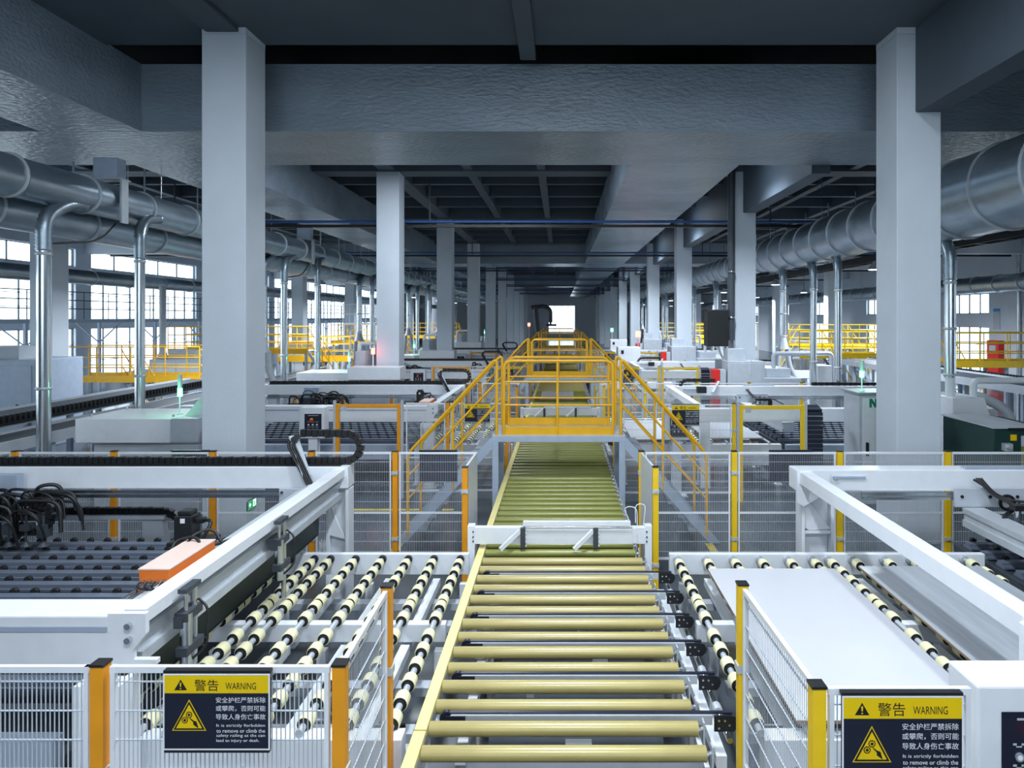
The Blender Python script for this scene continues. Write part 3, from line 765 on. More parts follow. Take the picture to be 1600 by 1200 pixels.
    return t
repeat(loader_left(''), 3, 'white gantry loader over the dark bed, orange-post side, {}', 'gantry loaders')
def loader_right(label):
    t = thing('gantry_loader', label, 'machine', (6.0, 4.2, 0), 'gantry loaders')
    MB().box(2.90, 9.2, 8.2, 8.46, 1.46, 1.72).build('far_beam', M['white'], t, bevel=.01)
    MB().box(3.7, 9.0, 8.17, 8.2, 1.41, 1.45).box(3.7, 9.0, 8.13, 8.2, 1.37, 1.40).build('linear_rail', M['steel'], t)
    MB().box(3.35, 3.75, 8.18, 8.2, 1.62, 1.645).box(3.35, 3.4, 8.165, 8.18, 1.615, 1.65).box(5.0, 5.85, 8.22, 8.32, 1.722, 1.745).build('cover_strip', M['bluegrey'], t)
    MB().box(2.90, 9.2, 4.0, 4.22, 1.40, 1.68).build('near_beam', M['white'], t, bevel=.012)
    MB().box(2.93, 3.08, 4.22, 8.24, 1.56, 1.71).build('side_beam', M['white'], t, bevel=.006)
    MB().prism([(2.90, 1.72), (2.90, 1.33), (2.98, 1.28), (3.3, 1.46), (3.3, 1.72)], 'y', 8.16, 8.2).build('end_plate', M['white'], t)
    p = MB().box(2.98, 3.02, 8.22, 8.44, 0, 1.46).box(3.34, 3.38, 8.22, 8.44, 0, 1.46).box(3.02, 3.34, 8.32, 8.36, 0, 1.46).box(3.02, 3.34, 8.24, 8.32, .92, .96)
    p.prism([(3.02, 1.40), (3.34, .98), (3.08, .96), (3.02, 1.0)], 'y', 8.24, 8.26).box(2.9, 3.46, 8.16, 8.5, 0, .02)
    p.build('post', M['white'], t, bevel=.004)
    MB().box(2.95, 3.15, 4.02, 4.2, 0, 1.40).build('post', M['white'], t)
    for y in (4.02, 8.24): MB().box(8.9, 9.1, y, y+.2, 0, 1.4 if y < 5 else 1.46).build('post', M['white'], t)
    c = MB().box(4.78, 5.62, 8.06, 8.1, 1.30, 1.53).build('carriage_plate', M['lgrey'], t, bevel=.006)
    bo = MB()
    for (x, z) in ((4.86, 1.43), (5.2, 1.43), (5.53, 1.43), (5.55, 1.34)): bo.tube((x, 8.06, z), (x, 8.05, z), .02, 10)
    pieces(bo, 'bolt', M['black'], c)
    MB().disc_ring((5.4, 8.05, 1.36), 'y', .07, .10, .03, 20).build('pulley', M['black'], c)
    a = MB()
    for (x0, x1, z0, z1) in ((4.86, 5.12, 1.24, 1.30), (4.88, 5.10, 1.16, 1.24), (4.86, 5.12, 1.08, 1.16)): a.box(x0, x1, 4.6, 8.05, z0, z1)
    a.build('cross_arm', M['alu'], t)
    cu = MB().tube((5.22, 7.6, 1.02), (5.22, 7.6, 1.42), .035, 14).tube((5.33, 7.6, .90), (5.33, 7.6, 1.5), .03, 14).build('guide_cylinder', M['steel'], t)
    MB().box(5.16, 5.56, 7.55, 7.66, 1.40, 1.46).box(5.2, 5.56, 7.56, 7.66, .98, 1.04).box(5.5, 5.58, 7.54, 7.66, .96, 1.42).build('clamp_bracket', M['black'], cu)
    MB().box(5.10, 5.2, 7.58, 7.62, 1.18, 1.26).build('holder', M['alu'], cu)
    cb = MB()
    for i in range(3): cb.path(fillet([(5.02+.03*i, 8.04, 1.66), (5.1+.03*i, 7.9, 1.5), (5.3+.03*i, 7.75, 1.4), (5.0+.02*i, 7.6, 1.3), (5.2, 7.58, 1.05)], .15), .011, 7)
    cb.path(fillet([(5.05, 8.14, 1.62), (5.3, 7.9, 1.42), (5.6, 7.7, 1.46), (5.9, 7.6, 1.30)], .15), .015, 7)
    cb.build('cable', M['black'], t)
    # energy chain loop further along the beam
    pts = [(6.9, 8.33, 1.77), (9.0, 8.33, 1.77)]
    chain(MB(), pts, .09, .07, .08).build('energy_chain', M['black'], t)
    return t
LR = repeat(loader_right(''), 3, 'white gantry loader on the yellow-post side of the {}', 'gantry loaders')

for c in LR:
    y = c.location.y+4.05
    pts = [(8.8, y, 1.54), (3.6, y, 1.54)]+[(3.45-.17*math.sin(PI*i/12), y, 1.71-.17*math.cos(PI*i/12)) for i in range(13)]+[(4.3, y, 1.88)]
    chain(MB(), pts, .09, .075, .075).build('energy_chain', M['black'], c)
    MB().bar((4.33, y-.05, 1.86), (4.15, y-.1, 1.56), .12, .02).build('chain_bracket', M['lgrey'], c)
    MB().box(3.7, 3.95, y-.25, y-.08, 1.55, 1.72).build('servo_motor', M['black'], c, bevel=.01)
t = thing('laminate_board', 'white laminate board riding on the rollers beyond the front footbridge', 'board', (-.1, 21.3, .948))
MB().box(-.66, .44, 21.3, 23.7, .949, .966).build('chipboard_core', M['chip'], t)
MB().box(-.659, .439, 21.301, 23.699, .966, .969).build('laminate_face', M['boardw'], t)

# ================================================================== FENCES
FT = 1.68
def mesh_panel(t, a, b, z0=.16, z1=FT, pitch=.0245, mid=True, frame='white', wd=.0052):
    """one framed wire panel between a and b (x, y)"""
    a = Vector((a[0], a[1], 0)); b = Vector((b[0], b[1], 0)); L = (b-a).length; d = (b-a)/L
    fr = MB()
    def P(s, z): return a+d*s+Vector((0, 0, z))
    for z in (z0, z1-.015): fr.bar(P(0, z), P(L, z), .025, .03)
    if mid: fr.bar(P(0, .81), P(L, .81), .02, .022)
    for s in (.014, L-.014): fr.bar(P(s, z0), P(s, z1), .028, .022, 0, d)
    o = fr.build('panel_frame', M[frame], t)
    m = MB(); n = int(L/pitch)
    for i in range(1, n):
        s = L*i/n; m.bar(P(s, z0), P(s, z1-.02), wd, min(wd, .004), 0, d)
    z = z0+.1
    while z < z1-.03: m.bar(P(0.01, z), P(L-.01, z), .008, .005); z += .142
    m.build('wire_mesh', M['lgrey'], o)
    return o
def post(t, x, y, m, zt=FT+.02, wx=.07, wy=.07, z0=0.0):
    o = MB().box(x-wx/2, x+wx/2, y-wy/2, y+wy/2, z0, zt-.012).box(x-wx*.9, x+wx*.9, y-wy*.9, y+wy*.9, 0, .012).build('post', M[m], t)
    MB().box(x-wx/2-.004, x+wx/2+.004, y-wy/2-.004, y+wy/2+.004, zt-.012, zt).build('cap', M['black'], o)
    c = MB()
    for z in (.42, 1.36): c.box(x-wx/2-.008, x+wx/2+.008, y-wy/2-.008, y+wy/2+.008, z, z+.05).box(x-.012, x+.012, y-wy/2-.02, y-wy/2-.008, z+.012, z+.035)
    pieces(c, 'clamp', M['alu'], o)
    return o
def fence(label, pts, posts, m, loc, name='safety_fence', solid=(), ft=FT, pw=.07):
    t = thing(name, label, 'fence', loc, 'wire safety fences')
    for i, (a, b) in enumerate(pts):
        if i in solid:
            o = MB().bar((a[0], a[1], (FT+.15)/2), (b[0], b[1], (FT+.15)/2), .03, FT-.15).build('solid_panel', M['white'], t)
        else:
            side = abs(a[0]-b[0]) < .3               # the short runs along the conveyor have a finer wire
            mesh_panel(t, a, b, z1=ft, pitch=.026 if side else .0245 if ft < 1.8 else .0217, wd=.0026 if side else .0046)
    for (x, y) in posts: post(t, x, y, m, ft+.02, pw, pw)
    return t
YB, YN = 9.5, 8.50
def run(xs, y, g=.055): return [((a+g, y), (b-g, y)) for a, b in zip(xs, xs[1:])]
xl = [-9.2, -7.78, -6.37, -4.96, -3.55, -2.36]
f = fence('', run(xl, YB)+[((-2.305, YB), (-1.20, YB)), ((-1.20, YB-.02), (-1.22, YN+.05))], [(x, YB) for x in xl]+[(-1.22, YN)], 'orange', (-5, YB, 0), solid=(6,))
repeat(f, 3, 'back wire fence with orange posts and a white end plate in the {}')
xr = [1.15, 2.475, 3.98, 5.52, 7.05, 8.55]
f = fence('', run(xr, YB)+[((1.15, YB-.05), (1.20, YN+.05))], [(x, YB) for x in xr]+[(1.21, YN)], 'yellow', (5, YB, 0), solid=(5,))
repeat(f, 3, 'back wire fence with yellow posts and a white end plate in the {}')
FN = 1.90                                    # the fences in front of the tables are a little taller
xl2 = [-3.62, -2.245, -1.075]; YFN = 3.25
f0l = fence('', run(xl2, YFN, .05)+[((-1.075, YFN+.045), (-1.09, 4.14))], [(x, YFN) for x in xl2]+[(-1.092, 4.19)], 'orange', (-2.5, YFN, 0), ft=FN, pw=.062)
xr2 = [1.178, 1.93]; YFR = 3.06
f0r = fence('', run(xr2, YFR, .05)+[((1.178, YFR+.045), (1.153, 4.17))], [(1.178, YFR), (1.151, 4.22)], 'yellow', (1.5, YFR, 0), ft=FN, pw=.062)
FLO = repeat(f0l, 3, 'front wire fence with orange posts and a warning sign in the {}')
FRY = repeat(f0r, 3, 'front wire fence with yellow posts and a warning sign in the {}')
for c in FRY:
    y = c.location.y
    mesh_panel(c, (1.98, y), (3.35, y), z1=FN, pitch=.03); post(c, 3.4, y, 'yellow', FN+.02, .062, .062)
for c in FLO:                                # further back a door takes the place of the outer panel
    pf = [q for q in c.children if q.name.startswith('panel_frame')]; ps = [q for q in c.children if q.name.startswith('post')]
    def left(q): return min(v[0] for v in q.bound_box)
    for q in (min(pf, key=left), min(ps, key=left)):
        for ch in list(q.children): 
            for g in list(ch.children): bpy.data.objects.remove(g)
            bpy.data.objects.remove(ch)
        bpy.data.objects.remove(q)
    mesh_panel(c, (-3.08, c.location.y), (-2.29, c.location.y), z1=FN, pitch=.0217)
# doors in the front fences of the bays further back
for k in range(1, 4):
    for (x0, x1, m, s) in ((-4.47, -3.18, 'orange', 'orange-post'), (3.5, 4.78, 'yellow', 'yellow-post')):
        y = (YFN if x0 < 0 else YFR)+PITCH*k; FT = FN
        t = thing('fence_gate', f'gate with {m} bars in the front fence, {s} side, {BAY[k]}', 'gate', (x0, y, 0), 'gates in the fences')
        MB().box(x0, x0+.07, y-.035, y+.035, 0, FT-.02).box(x1-.07, x1, y-.035, y+.035, 0, FT-.02).box(x0+.07, x1-.07, y-.035, y+.035, FT-.10, FT-.03).build('gate_frame', M[m], t)
        pieces(MB().box(x0-.05, x0-.002, y-.03, y+.03, 0, FT+.05).box(x1+.002, x1+.05, y-.03, y+.03, 0, FT+.05), 'side_post', M['lgrey'], t)
        MB().box(x0+.12, x0+.22, y-.06, y-.035, FT-.16, FT-.06).build('latch', M['alu'], t)
FT = 1.68

for k in range(1, 4):
    y = YFR+PITCH*k+.2
    t = thing('cable_stack', f'upright black cable carrier beside the yellow gate, {BAY[k]}', 'cable', (5.1, y, 0), 'black cable carriers by the gates')
    c = MB()
    for i in range(3): chain(c, [(4.96+.1*i, y, .02), (4.96+.1*i, y, 1.72), (4.96+.1*i, y+.3, 1.80)], .09, .10, .09, up=(1, 0, 0))
    c.build('carrier', M['belt'], t)
    MB().box(4.86, 4.90, y-.03, y+.05, 0, 1.78).build('stand', M['lgrey'], t)

# ================================================================== WARNING SIGNS
CN = ('安全护栏严禁拆除', '或攀爬，否则可能', '导致人身伤亡事故')
EN_A = ('It is strictly forbdden', 'to remove or climb the', 'safety railing as ths can', 'lead to injury or deah.')
EN_B = ('It is strictly forbidden', 'to remove or climb the', 'safety railing as this can', 'lead to injury or death.')
def warning_sign(label, x0, x1, zt, zb, y, en, rotz=0):
    t = thing('warning_sign', label, 'sign', ((x0+x1)/2, y, zb), 'warning signs on the fences', rotz)
    W, H = x1-x0, zt-zb; cx = (x0+x1)/2
    lx = lambda u: x0+W*u
    lz = lambda v: zt-H*v
    MB().box(x0, x1, y, y+.012, zb, zt).box(x0, x1, y, y+.03, zt, zt+.014).box(x0+.004, x1-.004, y, y+.02, zb-.014, zb).build('back_plate', M['black'], t)
    b = MB(); e = .007
    for (a, c, d, g) in ((x0, x1, zt-e, zt), (x0, x1, zb, zb+e), (x0, x0+e, zb+e, zt-e), (x1-e, x1, zb+e, zt-e)): b.box(a, c, y-.002, y, d, g)
    b.build('white_border', M['print'], t)
    MB().box(x0+e, x1-e, y-.0012, y, zb+e, lz(.255)).build('lower_field', M['navy'], t)
    MB().box(x0+e, x1-e, y-.0012, y, lz(.255), zt-e).build('header_band', M['signyel'], t)
    k = MB(); add_poly(k, [(lx(.105), lz(.215)), (lx(.225), lz(.215)), (lx(.165), lz(.075))], y-.0012); k.build('hazard_triangle', M['ink'], t)
    k = MB(); add_text(k, '警告', lx(.295), lx(.52), lz(.225), lz(.075), y-.0022); k.build('header_lettering', M['ink'], t)
    k = MB(); add_text(k, 'WARNING', lx(.585), lx(.87), lz(.205), lz(.115), y-.0022)
    k.build('header_lettering', M['ink'], t)
    k = MB(); k.prism([(lx(.160), lz(.17)), (lx(.170), lz(.17)), (lx(.173), lz(.115)), (lx(.157), lz(.115))], 'y', y-.0018, y-.0024); k.prism(circle(lx(.165), lz(.193), W*.007, 10), 'y', y-.0018, y-.0024)
    k.build('exclamation_mark', M['signyel'], t)
    T = [(lx(.085), lz(.745)), (lx(.405), lz(.745)), (lx(.245), lz(.335))]; c = (lx(.245), lz(.61))
    def sh(s): return [(c[0]+(p[0]-c[0])*s, c[1]+(p[1]-c[1])*s) for p in T]
    pg = MB()
    add_poly(pg, sh(1.0), y-.0012, 0, .0005); add_poly(pg, sh(.92), y-.0017, 1, .0004); add_poly(pg, sh(.76), y-.0021, 0, .0004)
    for (u, v) in ((.245, .535), (.205, .605)):
        for r, mi, q in ((.030, 1, 0), (.021, 0, 1), (.013, 1, 2)): add_poly(pg, circle(lx(u), lz(v), W*r), y-.0025-q*.0004, mi, .0004)
    add_poly(pg, [(lx(.255), lz(.575)), (lx(.285), lz(.61)), (lx(.315), lz(.625)), (lx(.325), lz(.67)), (lx(.333), lz(.715)), (lx(.305), lz(.685)), (lx(.285), lz(.665)), (lx(.285), lz(.635)), (lx(.25), lz(.585))], y-.0025, 1, .0004)
    pg.build('hazard_pictogram', [M['signyel'], M['ink']], t)
    k = MB()
    for s, v in zip(CN, (.305, .415, .525)):
        add_text(k, s, lx(.495), lx(.96), lz(v+.075), lz(v), y-.0022)
    for i, s in enumerate(en): add_text(k, s, lx(.50), lx(.955 if i < 3 else .90), lz(.705+.066*i), lz(.655+.066*i), y-.0022)
    k.build('lettering', M['print'], t)
    return t
s = warning_sign('', -1.908, -1.395, 1.890, 1.524, 3.195, EN_A)
s['label'] = 'large black and yellow warning sign on the front fence with orange posts'
for k in range(1, 4):
    c = dup(s, None, (s.location.x, s.location.y+PITCH*k, s.location.z)); c['label'] = f'warning sign on the orange-post front fence of the {BAY[k]}'
s = warning_sign('', 1.268, 1.815, 1.894, 1.494, 3.0, EN_B, 0.0)
s['label'] = 'large black and yellow warning sign on the front fence with yellow posts'
for k in range(1, 4):
    c = dup(s, None, (s.location.x+.9, s.location.y+PITCH*k, s.location.z)); c['label'] = f'warning sign on the yellow-post front fence of the {BAY[k]}'
for (x0, x1, tx) in ((-2.02, -1.48, 'by the orange-side bridge stairs'), (-5.56, -5.02, 'before the first orange-side column'), (2.98, 3.58, 'by the foot of the yellow-side stairs')):
    t = thing('warning_sign', f'back of a dark sign on the back fence, {tx}', 'sign', ((x0+x1)/2, YB+.02, 1.24))
    MB().box(x0, x1, YB+.022, YB+.034, 1.24, 1.69).build('back_plate', M['navy'], t)
    MB().box(x0, x1, YB-.016, YB+.034, 1.69, 1.705).build('hook_rail', M['navy'], t)

# ================================================================== FOOTBRIDGES
def footbridge():
    t = thing('footbridge', '', 'footbridge', (0, 10.6, 0), 'yellow footbridges')
    XA, XB, Y0, Y1, ZD = -1.09, 1.03, 10.6, 11.62, 1.725
    d = MB().box(XA, XB, Y0, Y1, ZD-.02, ZD); d.build('deck', M['lgrey'], t)
    MB().box(XA, XB, Y0, Y0+.05, ZD-.11, ZD-.02).box(XA, XB, Y1-.05, Y1, ZD-.11, ZD-.02).box(XA, XA+.05, Y0+.05, Y1-.05, ZD-.11, ZD-.02).box(XB-.05, XB, Y0+.05, Y1-.05, ZD-.11, ZD-.02).build('deck_frame', M['bluegrey'], t, bevel=.004)
    for x in (XA+.05, XB-.05):
        for y in (Y0+.05, Y1-.05):
            MB().box(x-.048, x+.048, y-.048, y+.048, .015, ZD-.11).box(x-.048, x+.048, y-.09, y+.09, 0, .015).build('leg', M['bluegrey'], t)
    g0, g1 = -.905, .835
    for y in (Y0+.03, Y1-.03):
        m = MB()
        m.path(fillet([(g0, y, ZD), (g0, y, 2.905), (g1, y, 2.905), (g1, y, ZD)], .13, 8), .024, 12)
        for z in (2.57, 2.20): m.tube((g0, y, z), (g1, y, z), .015, 8)
        m.tube((-.05, y, ZD), (-.05, y, 2.89), .019, 10)
        m.build('guardrail', M['rail'], t)
        MB().box(g0, g1, y-.004, y+.004, ZD, ZD+.13).build('toe_board', M['rail'], t)
    for s, xt, xb in ((-1, XA, -2.42), (1, XB, 2.31)):
        run_ = abs(xb-xt)
        for y in (Y0+.02, Y1-.02):
            MB().prism([(xt, ZD-.02), (xt, ZD-.22), (xb+s*.06, 0.0), (xb+s*.22, 0.0), (xb+s*.22, .03)], 'y', y-.008, y+.008).build('stringer', M['bluegrey'], t)
        tr = MB()
        for i in range(1, 8):
            z = ZD*(1-i/8); x = xt+(xb-xt)*i/8; tr.box(x-.11, x+.11, Y0+.03, Y1-.03, z-.03, z)
        pieces(tr, 'tread', M['grey'], t)
        xs_ = xt-s*.07
        for y in (Y0+.02, Y1-.02):
            m = MB()
            m.path(fillet([(xs_, y, ZD), (xs_, y, 2.96), (xb+s*.02, y, 1.42), (xb+s*.02, y, .12)], .12, 8), .024, 12)
            for dz in (.36, .72): m.tube((xs_, y, 2.93-dz), (xb+s*.02, y, 1.42-dz), .016, 8)
            m.tube((xs_+(xb-xs_)*.5, y, 2.17), (xs_+(xb-xs_)*.5, y, .85), .019, 10)
            m.build('stair_rail', M['rail'], t)
    return t
repeat(footbridge(), 3, 'yellow railed footbridge with stairs over the conveyor, {}', 'yellow footbridges')

# ================================================================== STOP GATE OVER THE ROLLERS
def stop_gate():
    y = 7.62; t = thing('stop_gate', '', 'machine', (0, y, 0), 'white stop beams over the rollers')
    MB().box(-1.0, .98, y, y+.08, 1.005, 1.195).build('beam', M['white'], t, bevel=.004)
    for x in (-1.03, 1.0):
        p = MB().box(x-.035, x+.045, y-.01, y+.1, 0, 1.215).box(x-(.07 if x < 0 else .03), x+(.045 if x < 0 else .08), y-.04, y+.13, 0, .015).build('post', M['white'], t, bevel=.004)
    b = MB()
    for x in (-1.0, .985):
        for z in (1.04, 1.09, 1.15): b.tube((x, y-.02, z), (x, y-.01, z), .01, 8)
    pieces(b, 'bolt', M['dgrey'], t)
    MB().box(-.43, .80, y-.01, y+.05, 1.215, 1.262).box(-.43, .80, y+.03, y+.05, 1.19, 1.215).build('cylinder_housing', M['white'], t)
    MB().tube((-.4, y-.02, 1.205), (.82, y-.02, 1.205), .006, 8).build('rod', M['steel'], t)
    for x in (-.43, .40):
        MB().box(x-.028, x+.028, y-.05, y-.001, .975, 1.20).build('bracket', M['dgrey'], t)
        bb = MB()
        for i in range(4): bb.tube((x+.035, y-.05, 1.0+.05*i), (x+.035, y-.04, 1.0+.05*i), .008, 8)
        pieces(bb, 'bolt', M['print'], t)
        MB().bar((x-.03, y-.03, 1.17), (x-.25, y-.14, .99), .03, .045).build('stop_arm', M['white'], t)
    h = MB()
    h.path(fillet([(.80, y+.02, 1.24), (.72, y+.05, 1.42), (.88, y+.05, 1.42), (.88, y+.02, 1.2)], .1), .005, 6)
    h.path(fillet([(.86, y+.02, 1.24), (.86, y+.05, 1.45), (.98, y+.05, 1.45), (.95, y+.03, 1.2)], .08), .005, 6)
    h.build('air_tube', M['white'], t)
    MB().box(.82, .87, y-.04, y-.001, 1.03, 1.20).build('valve', M['white'], t)
    return t
repeat(stop_gate(), 4, 'white stop beam with two angled arms over the rollers in the {}')

# ================================================================== CONTROL PEDESTALS
def pedestal(label, x0, y, z1=1.77, wd=.52, big=True):
    t = thing('control_pedestal', label, 'control panel', (x0+wd/2, y, 0), 'white control pedestals')
    z0 = z1-.62
    MB().box(x0, x0+wd, y+.002, y+.26, z0, z1).build('housing', M['white'], t, bevel=.012)
    MB().box(x0+wd/2-.09, x0+wd/2+.09, y+.06, y+.22, .02, z0).box(x0+.04, x0+wd-.04, y+.0, y+.28, 0, .02).build('stand', M['white'], t)
    MB().box(x0+.115, x0+wd-.06, y-.004, y+.001, z0+.05, z1-.125).build('panel', M['navy'], t, bevel=.004)
    e = MB().path([(x0+.26, y-.004, z1-.24), (x0+.26, y-.02, z1-.24)], .030, 18)
    e.build('yellow_collar', M['signyel'], t)
    MB().path([(x0+.262, y-.02, z1-.245), (x0+.27, y-.05, z1-.255), (x0+.272, y-.07, z1-.26), (x0+.272, y-.078, z1-.26)], [.014, .016, .034, .028], 18).build('emergency_stop', M['red'], t)
    for r in range(3):
        for c in range(3):
            cx, cz = x0+.20+.085*c, z1-.345-.105*r
            if cz < z0+.08: continue
            b = MB().disc_ring((cx, y-.008, cz), 'y', .012, .022, .012, 16).build('button_ring', M['grey'], t)
            MB().path([(cx, y-.004, cz), (cx, y-.016, cz)], .013, 14).build('button', M['print'], t)
    k = MB()
    for r in range(3):
        for c in range(3):
            cx, cz = x0+.20+.085*c, z1-.345-.105*r
            if cz < z0+.08: continue
            k.box(cx-.014, cx+.014, y-.0055, y-.004, cz+.046, cz+.052)
            k.box(cx-.030, cx-.012, y-.0055, y-.004, cz+.056, cz+.066); k.box(cx+.012, cx+.030, y-.0055, y-.004, cz+.056, cz+.066)
    k.box(x0+.19, x0+.40, y-.0055, y-.004, z1-.165, z1-.155)
    k.build('caption_strip', M['lgrey'], t)
    return t
pd = pedestal('', 2.07, 3.3)
repeat(pd, 3, 'white control pedestal with dark button panel, yellow-post side, {}')
c0 = None
for k in range(1, 4):
    c = dup(pd, None, (-5.05, 13.5+10*(k-1), 0)); c['label'] = f'white control pedestal with dark button panel, orange-post side, {BAY[k]}'

# ================================================================== MACHINES BEHIND THE FENCES
def stack_light(t, x, y, z, lit, hgt=.34):
    s = MB().tube((x, y, z), (x, y, z+hgt*.55), .012, 8).path([(x, y, z), (x, y, z+.03)], .05, 12).build('lamp_pole', M['white'], t)
    MB().path([(x, y, z+hgt*.55), (x, y, z+hgt*.80)], .042, 16).build('lit_lens', M[lit], s)
    MB().path([(x, y, z+hgt*.80), (x, y, z+hgt*1.15)], .040, 16).path([(x, y, z+hgt*1.15), (x, y, z+hgt*1.2)], .042, 16).build('unlit_lens', M['lgrey'], s)
    return s
def glow(t, x, y, z, col, wt):
    ld = bpy.data.lights.new('lens_light', 'POINT'); ld.energy = wt; ld.color = col; ld.shadow_soft_size = .05
    lo = bpy.data.objects.new('lens_light', ld); COL.objects.link(lo); lo.parent = t; lo.location = Vector((x, y, z))-t.location
def edge_machine(label, lit='eg'):
    t = thing('edge_machine', label, 'machine', (-7.6, 12.0, 0), 'white machines with long hoods')
    MB().box(-8.45, -6.55, 12.05, 13.4, 0, 1.30).build('body', M['lgrey'], t, bevel=.01)
    MB().box(-8.72, -7.02, 11.95, 13.35, 1.345, 1.775).box(-8.6, -6.6, 12.1, 13.3, 1.30, 1.345).build('hood', M['white'], t, bevel=.012)
    MB().box(-7.02, -6.55, 12.0, 13.35, 1.345, 1.775).build('side_cover', M['lgrey'], t, bevel=.01)
    MB().prism([(12.3, 1.776), (13.6, 1.776), (13.6, 2.10), (12.9, 2.10)], 'x', -6.95, -6.2).box(-6.6, -6.2, 12.4, 13.6, 0, 1.77).build('rear_cover', M['lgrey'], t, bevel=.01)
    b = MB()
    for (x, y) in ((-8.6, 12.2), (-8.6, 13.2), (-7.1, 12.2), (-7.1, 13.2)): b.path([(x, y, 1.775), (x, y, 1.82)], .025, 10)
    pieces(b, 'lifting_bolt', M['steel'], t)
    s = stack_light(t, -7.15, 12.5, 1.776, lit, .62)
    return t
em = edge_machine('')
glow(em, -7.15, 12.3, 2.2, (0.2, 1.0, 0.5), 4)
repeat(em, 5, 'white machine with long hood and stack light behind the orange-post fence, {}', 'white machines with long hoods')
# red lit one in the second bay
t = thing('signal_lamp', 'small red signal lamp on a pole at the second orange-side column', 'lamp', (-5.72, 20.3, 0))
MB().tube((-5.72, 20.3, 0), (-5.72, 20.3, 2.48), .02, 8).build('pole', M['white'], t)
MB().path([(-5.72, 20.3, 2.48), (-5.72, 20.3, 2.66)], .06, 14).build('lit_lens', M['er'], t)
for k in range(1, 4):
    y = 19.68+10*(k-1)
    t = thing('trim_machine', f'long white machine with curved pipe frame, orange-post side, {BAY[k]}', 'machine', (-5.6, y, 0), 'white trimming machines')
    MB().box(-6.3, -4.75, y, y+.75, 1.75, 2.12).build('tray', M['white'], t, bevel=.01)
    MB().box(-6.2, -4.85, y+.1, y+.8, 0, 1.75).build('body', M['lgrey'], t, bevel=.01)
    MB().box(-6.35, -6.05, y+.9, y+6.0, 1.9, 2.55).build('side_wall', M['lgrey'], t, bevel=.01)
    MB().path(fillet([(-6.4, y+1.5, 2.0), (-6.4, y+1.5, 2.78), (-5.05, y+1.5, 2.78), (-5.05, y+1.5, 2.0)], .12), .06, 10).box(-6.2, -5.9, y+1.4, y+1.6, 0, 1.9).build('pipe_frame', M['white'], t)
# cabinet with logo, yellow-post side
t = thing('switch_cabinet', 'tall white control cabinet with a green logo beside the front yellow-side column', 'cabinet', (6.4, 12.8, 0))
MB().box(5.74, 7.0, 12.8, 13.5, 0, 2.12).build('body', M['lgrey'], t, bevel=.012)
MB().box(5.70, 7.04, 12.77, 13.53, 2.12, 2.16).build('top_plate', M['grey'], t)
MB().box(5.80, 6.94, 12.785, 12.8, .15, 2.05).build('door', M['white'], t, bevel=.006)
x, z = 5.93, 1.87; h = .17; lg = MB()
lg.prism([(x, z), (x+.045, z), (x+.045, z+h*.55), (x+.1, z), (x+.15, z), (x+.15, z+h), (x+.105, z+h), (x+.105, z+h*.45), (x+.05, z+h), (x, z+h)], 'y', 12.779, 12.785)
lg.build('logo', M['green'], t)
lt = MB(); add_text(lt, '南', 6.15, 6.28, 1.88, 2.03, 12.782); lt.build('lettering', M['ink'], t)
MB().box(5.86, 5.90, 12.74, 12.785, .95, 1.2).build('handle', M['black'], t)
stack_light(t, 5.86, 12.95, 2.16, 'eg', .5)
glow(t, 5.75, 12.7, 2.45, (0.2, 1.0, 0.5), 4)
# dark green edge-banding machine
t = thing('banding_machine', 'dark green machine with a green window behind the yellow-post fence', 'machine', (8.0, 11.3, 0))
MB().prism([(7.32, 0), (7.32, 1.72), (8.10, 1.72), (8.45, 1.70), (8.62, 1.2), (8.62, 0)], 'y', 11.25, 12.75).build('body', M['machgreen'], t, bevel=.02)
MB().box(7.30, 8.12, 11.23, 12.77, 1.722, 1.745).build('lid', M['lgrey'], t)
MB().box(7.55, 7.9, 11.22, 11.25, 1.70, 1.735).build('hinge', M['black'], t)
MB().prism([(8.08, 1.42), (8.42, 1.42), (8.46, 1.22), (8.14, 1.22)], 'y', 11.235, 11.249).build('window', M['green'], t)
MB().box(7.60, 7.70, 11.235, 11.249, 1.52, 1.62).build('caution_plate', M['signyel'], t)
MB().box(7.78, 7.92, 11.235, 11.249, 1.42, 1.6).build('socket_plate', M['lgrey'], t)
MB().box(7.78, 7.92, 11.24, 11.249, 1.0, 1.41).build('yellow_strip', M['olive'], t)
k = MB().box(7.45, 7.58, 11.15, 11.25, 1.36, 1.48).tube((7.5, 11.15, 1.43), (7.5, 11.1, 1.43), .035, 12).tube((7.42, 11.13, 1.33), (7.64, 11.13, 1.33), .012, 8)
k.build('valve_unit', M['alu'], t)
t = thing('trim_machine', 'white hood with a bent pipe frame above the dark green machine', 'machine', (8.2, 13.2, 0))
MB().prism([(7.72, 0), (7.72, 2.02), (8.35, 2.02), (8.48, 1.6), (8.48, 0)], 'y', 13.1, 14.2).build('body', M['white'], t, bevel=.02)
MB().path(fillet([(8.25, 13.3, 2.02), (8.25, 13.3, 2.34), (9.9, 13.3, 2.34), (11.6, 13.3, 2.34), (11.6, 13.3, 0)], .12), .065, 12).build('pipe_frame', M['white'], t)
MB().path(fillet([(8.4, 13.6, 2.0), (8.55, 13.5, 1.98), (8.95, 13.3, 1.75), (9.0, 13.25, 1.2)], .3), .10, 12).build('hose', M['hose'], t)
MB().path([(7.84, 13.4, 2.02), (7.84, 13.4, 2.4)], .09, 14).build('inlet_stub', M['white'], t)
t = thing('switch_cabinet', 'white cabinet with small red marks at the end of the dark green machine', 'cabinet', (9.0, 11.6, 0))
MB().box(8.74, 9.5, 11.6, 12.3, 0, 2.02).build('body', M['white'], t, bevel=.012)
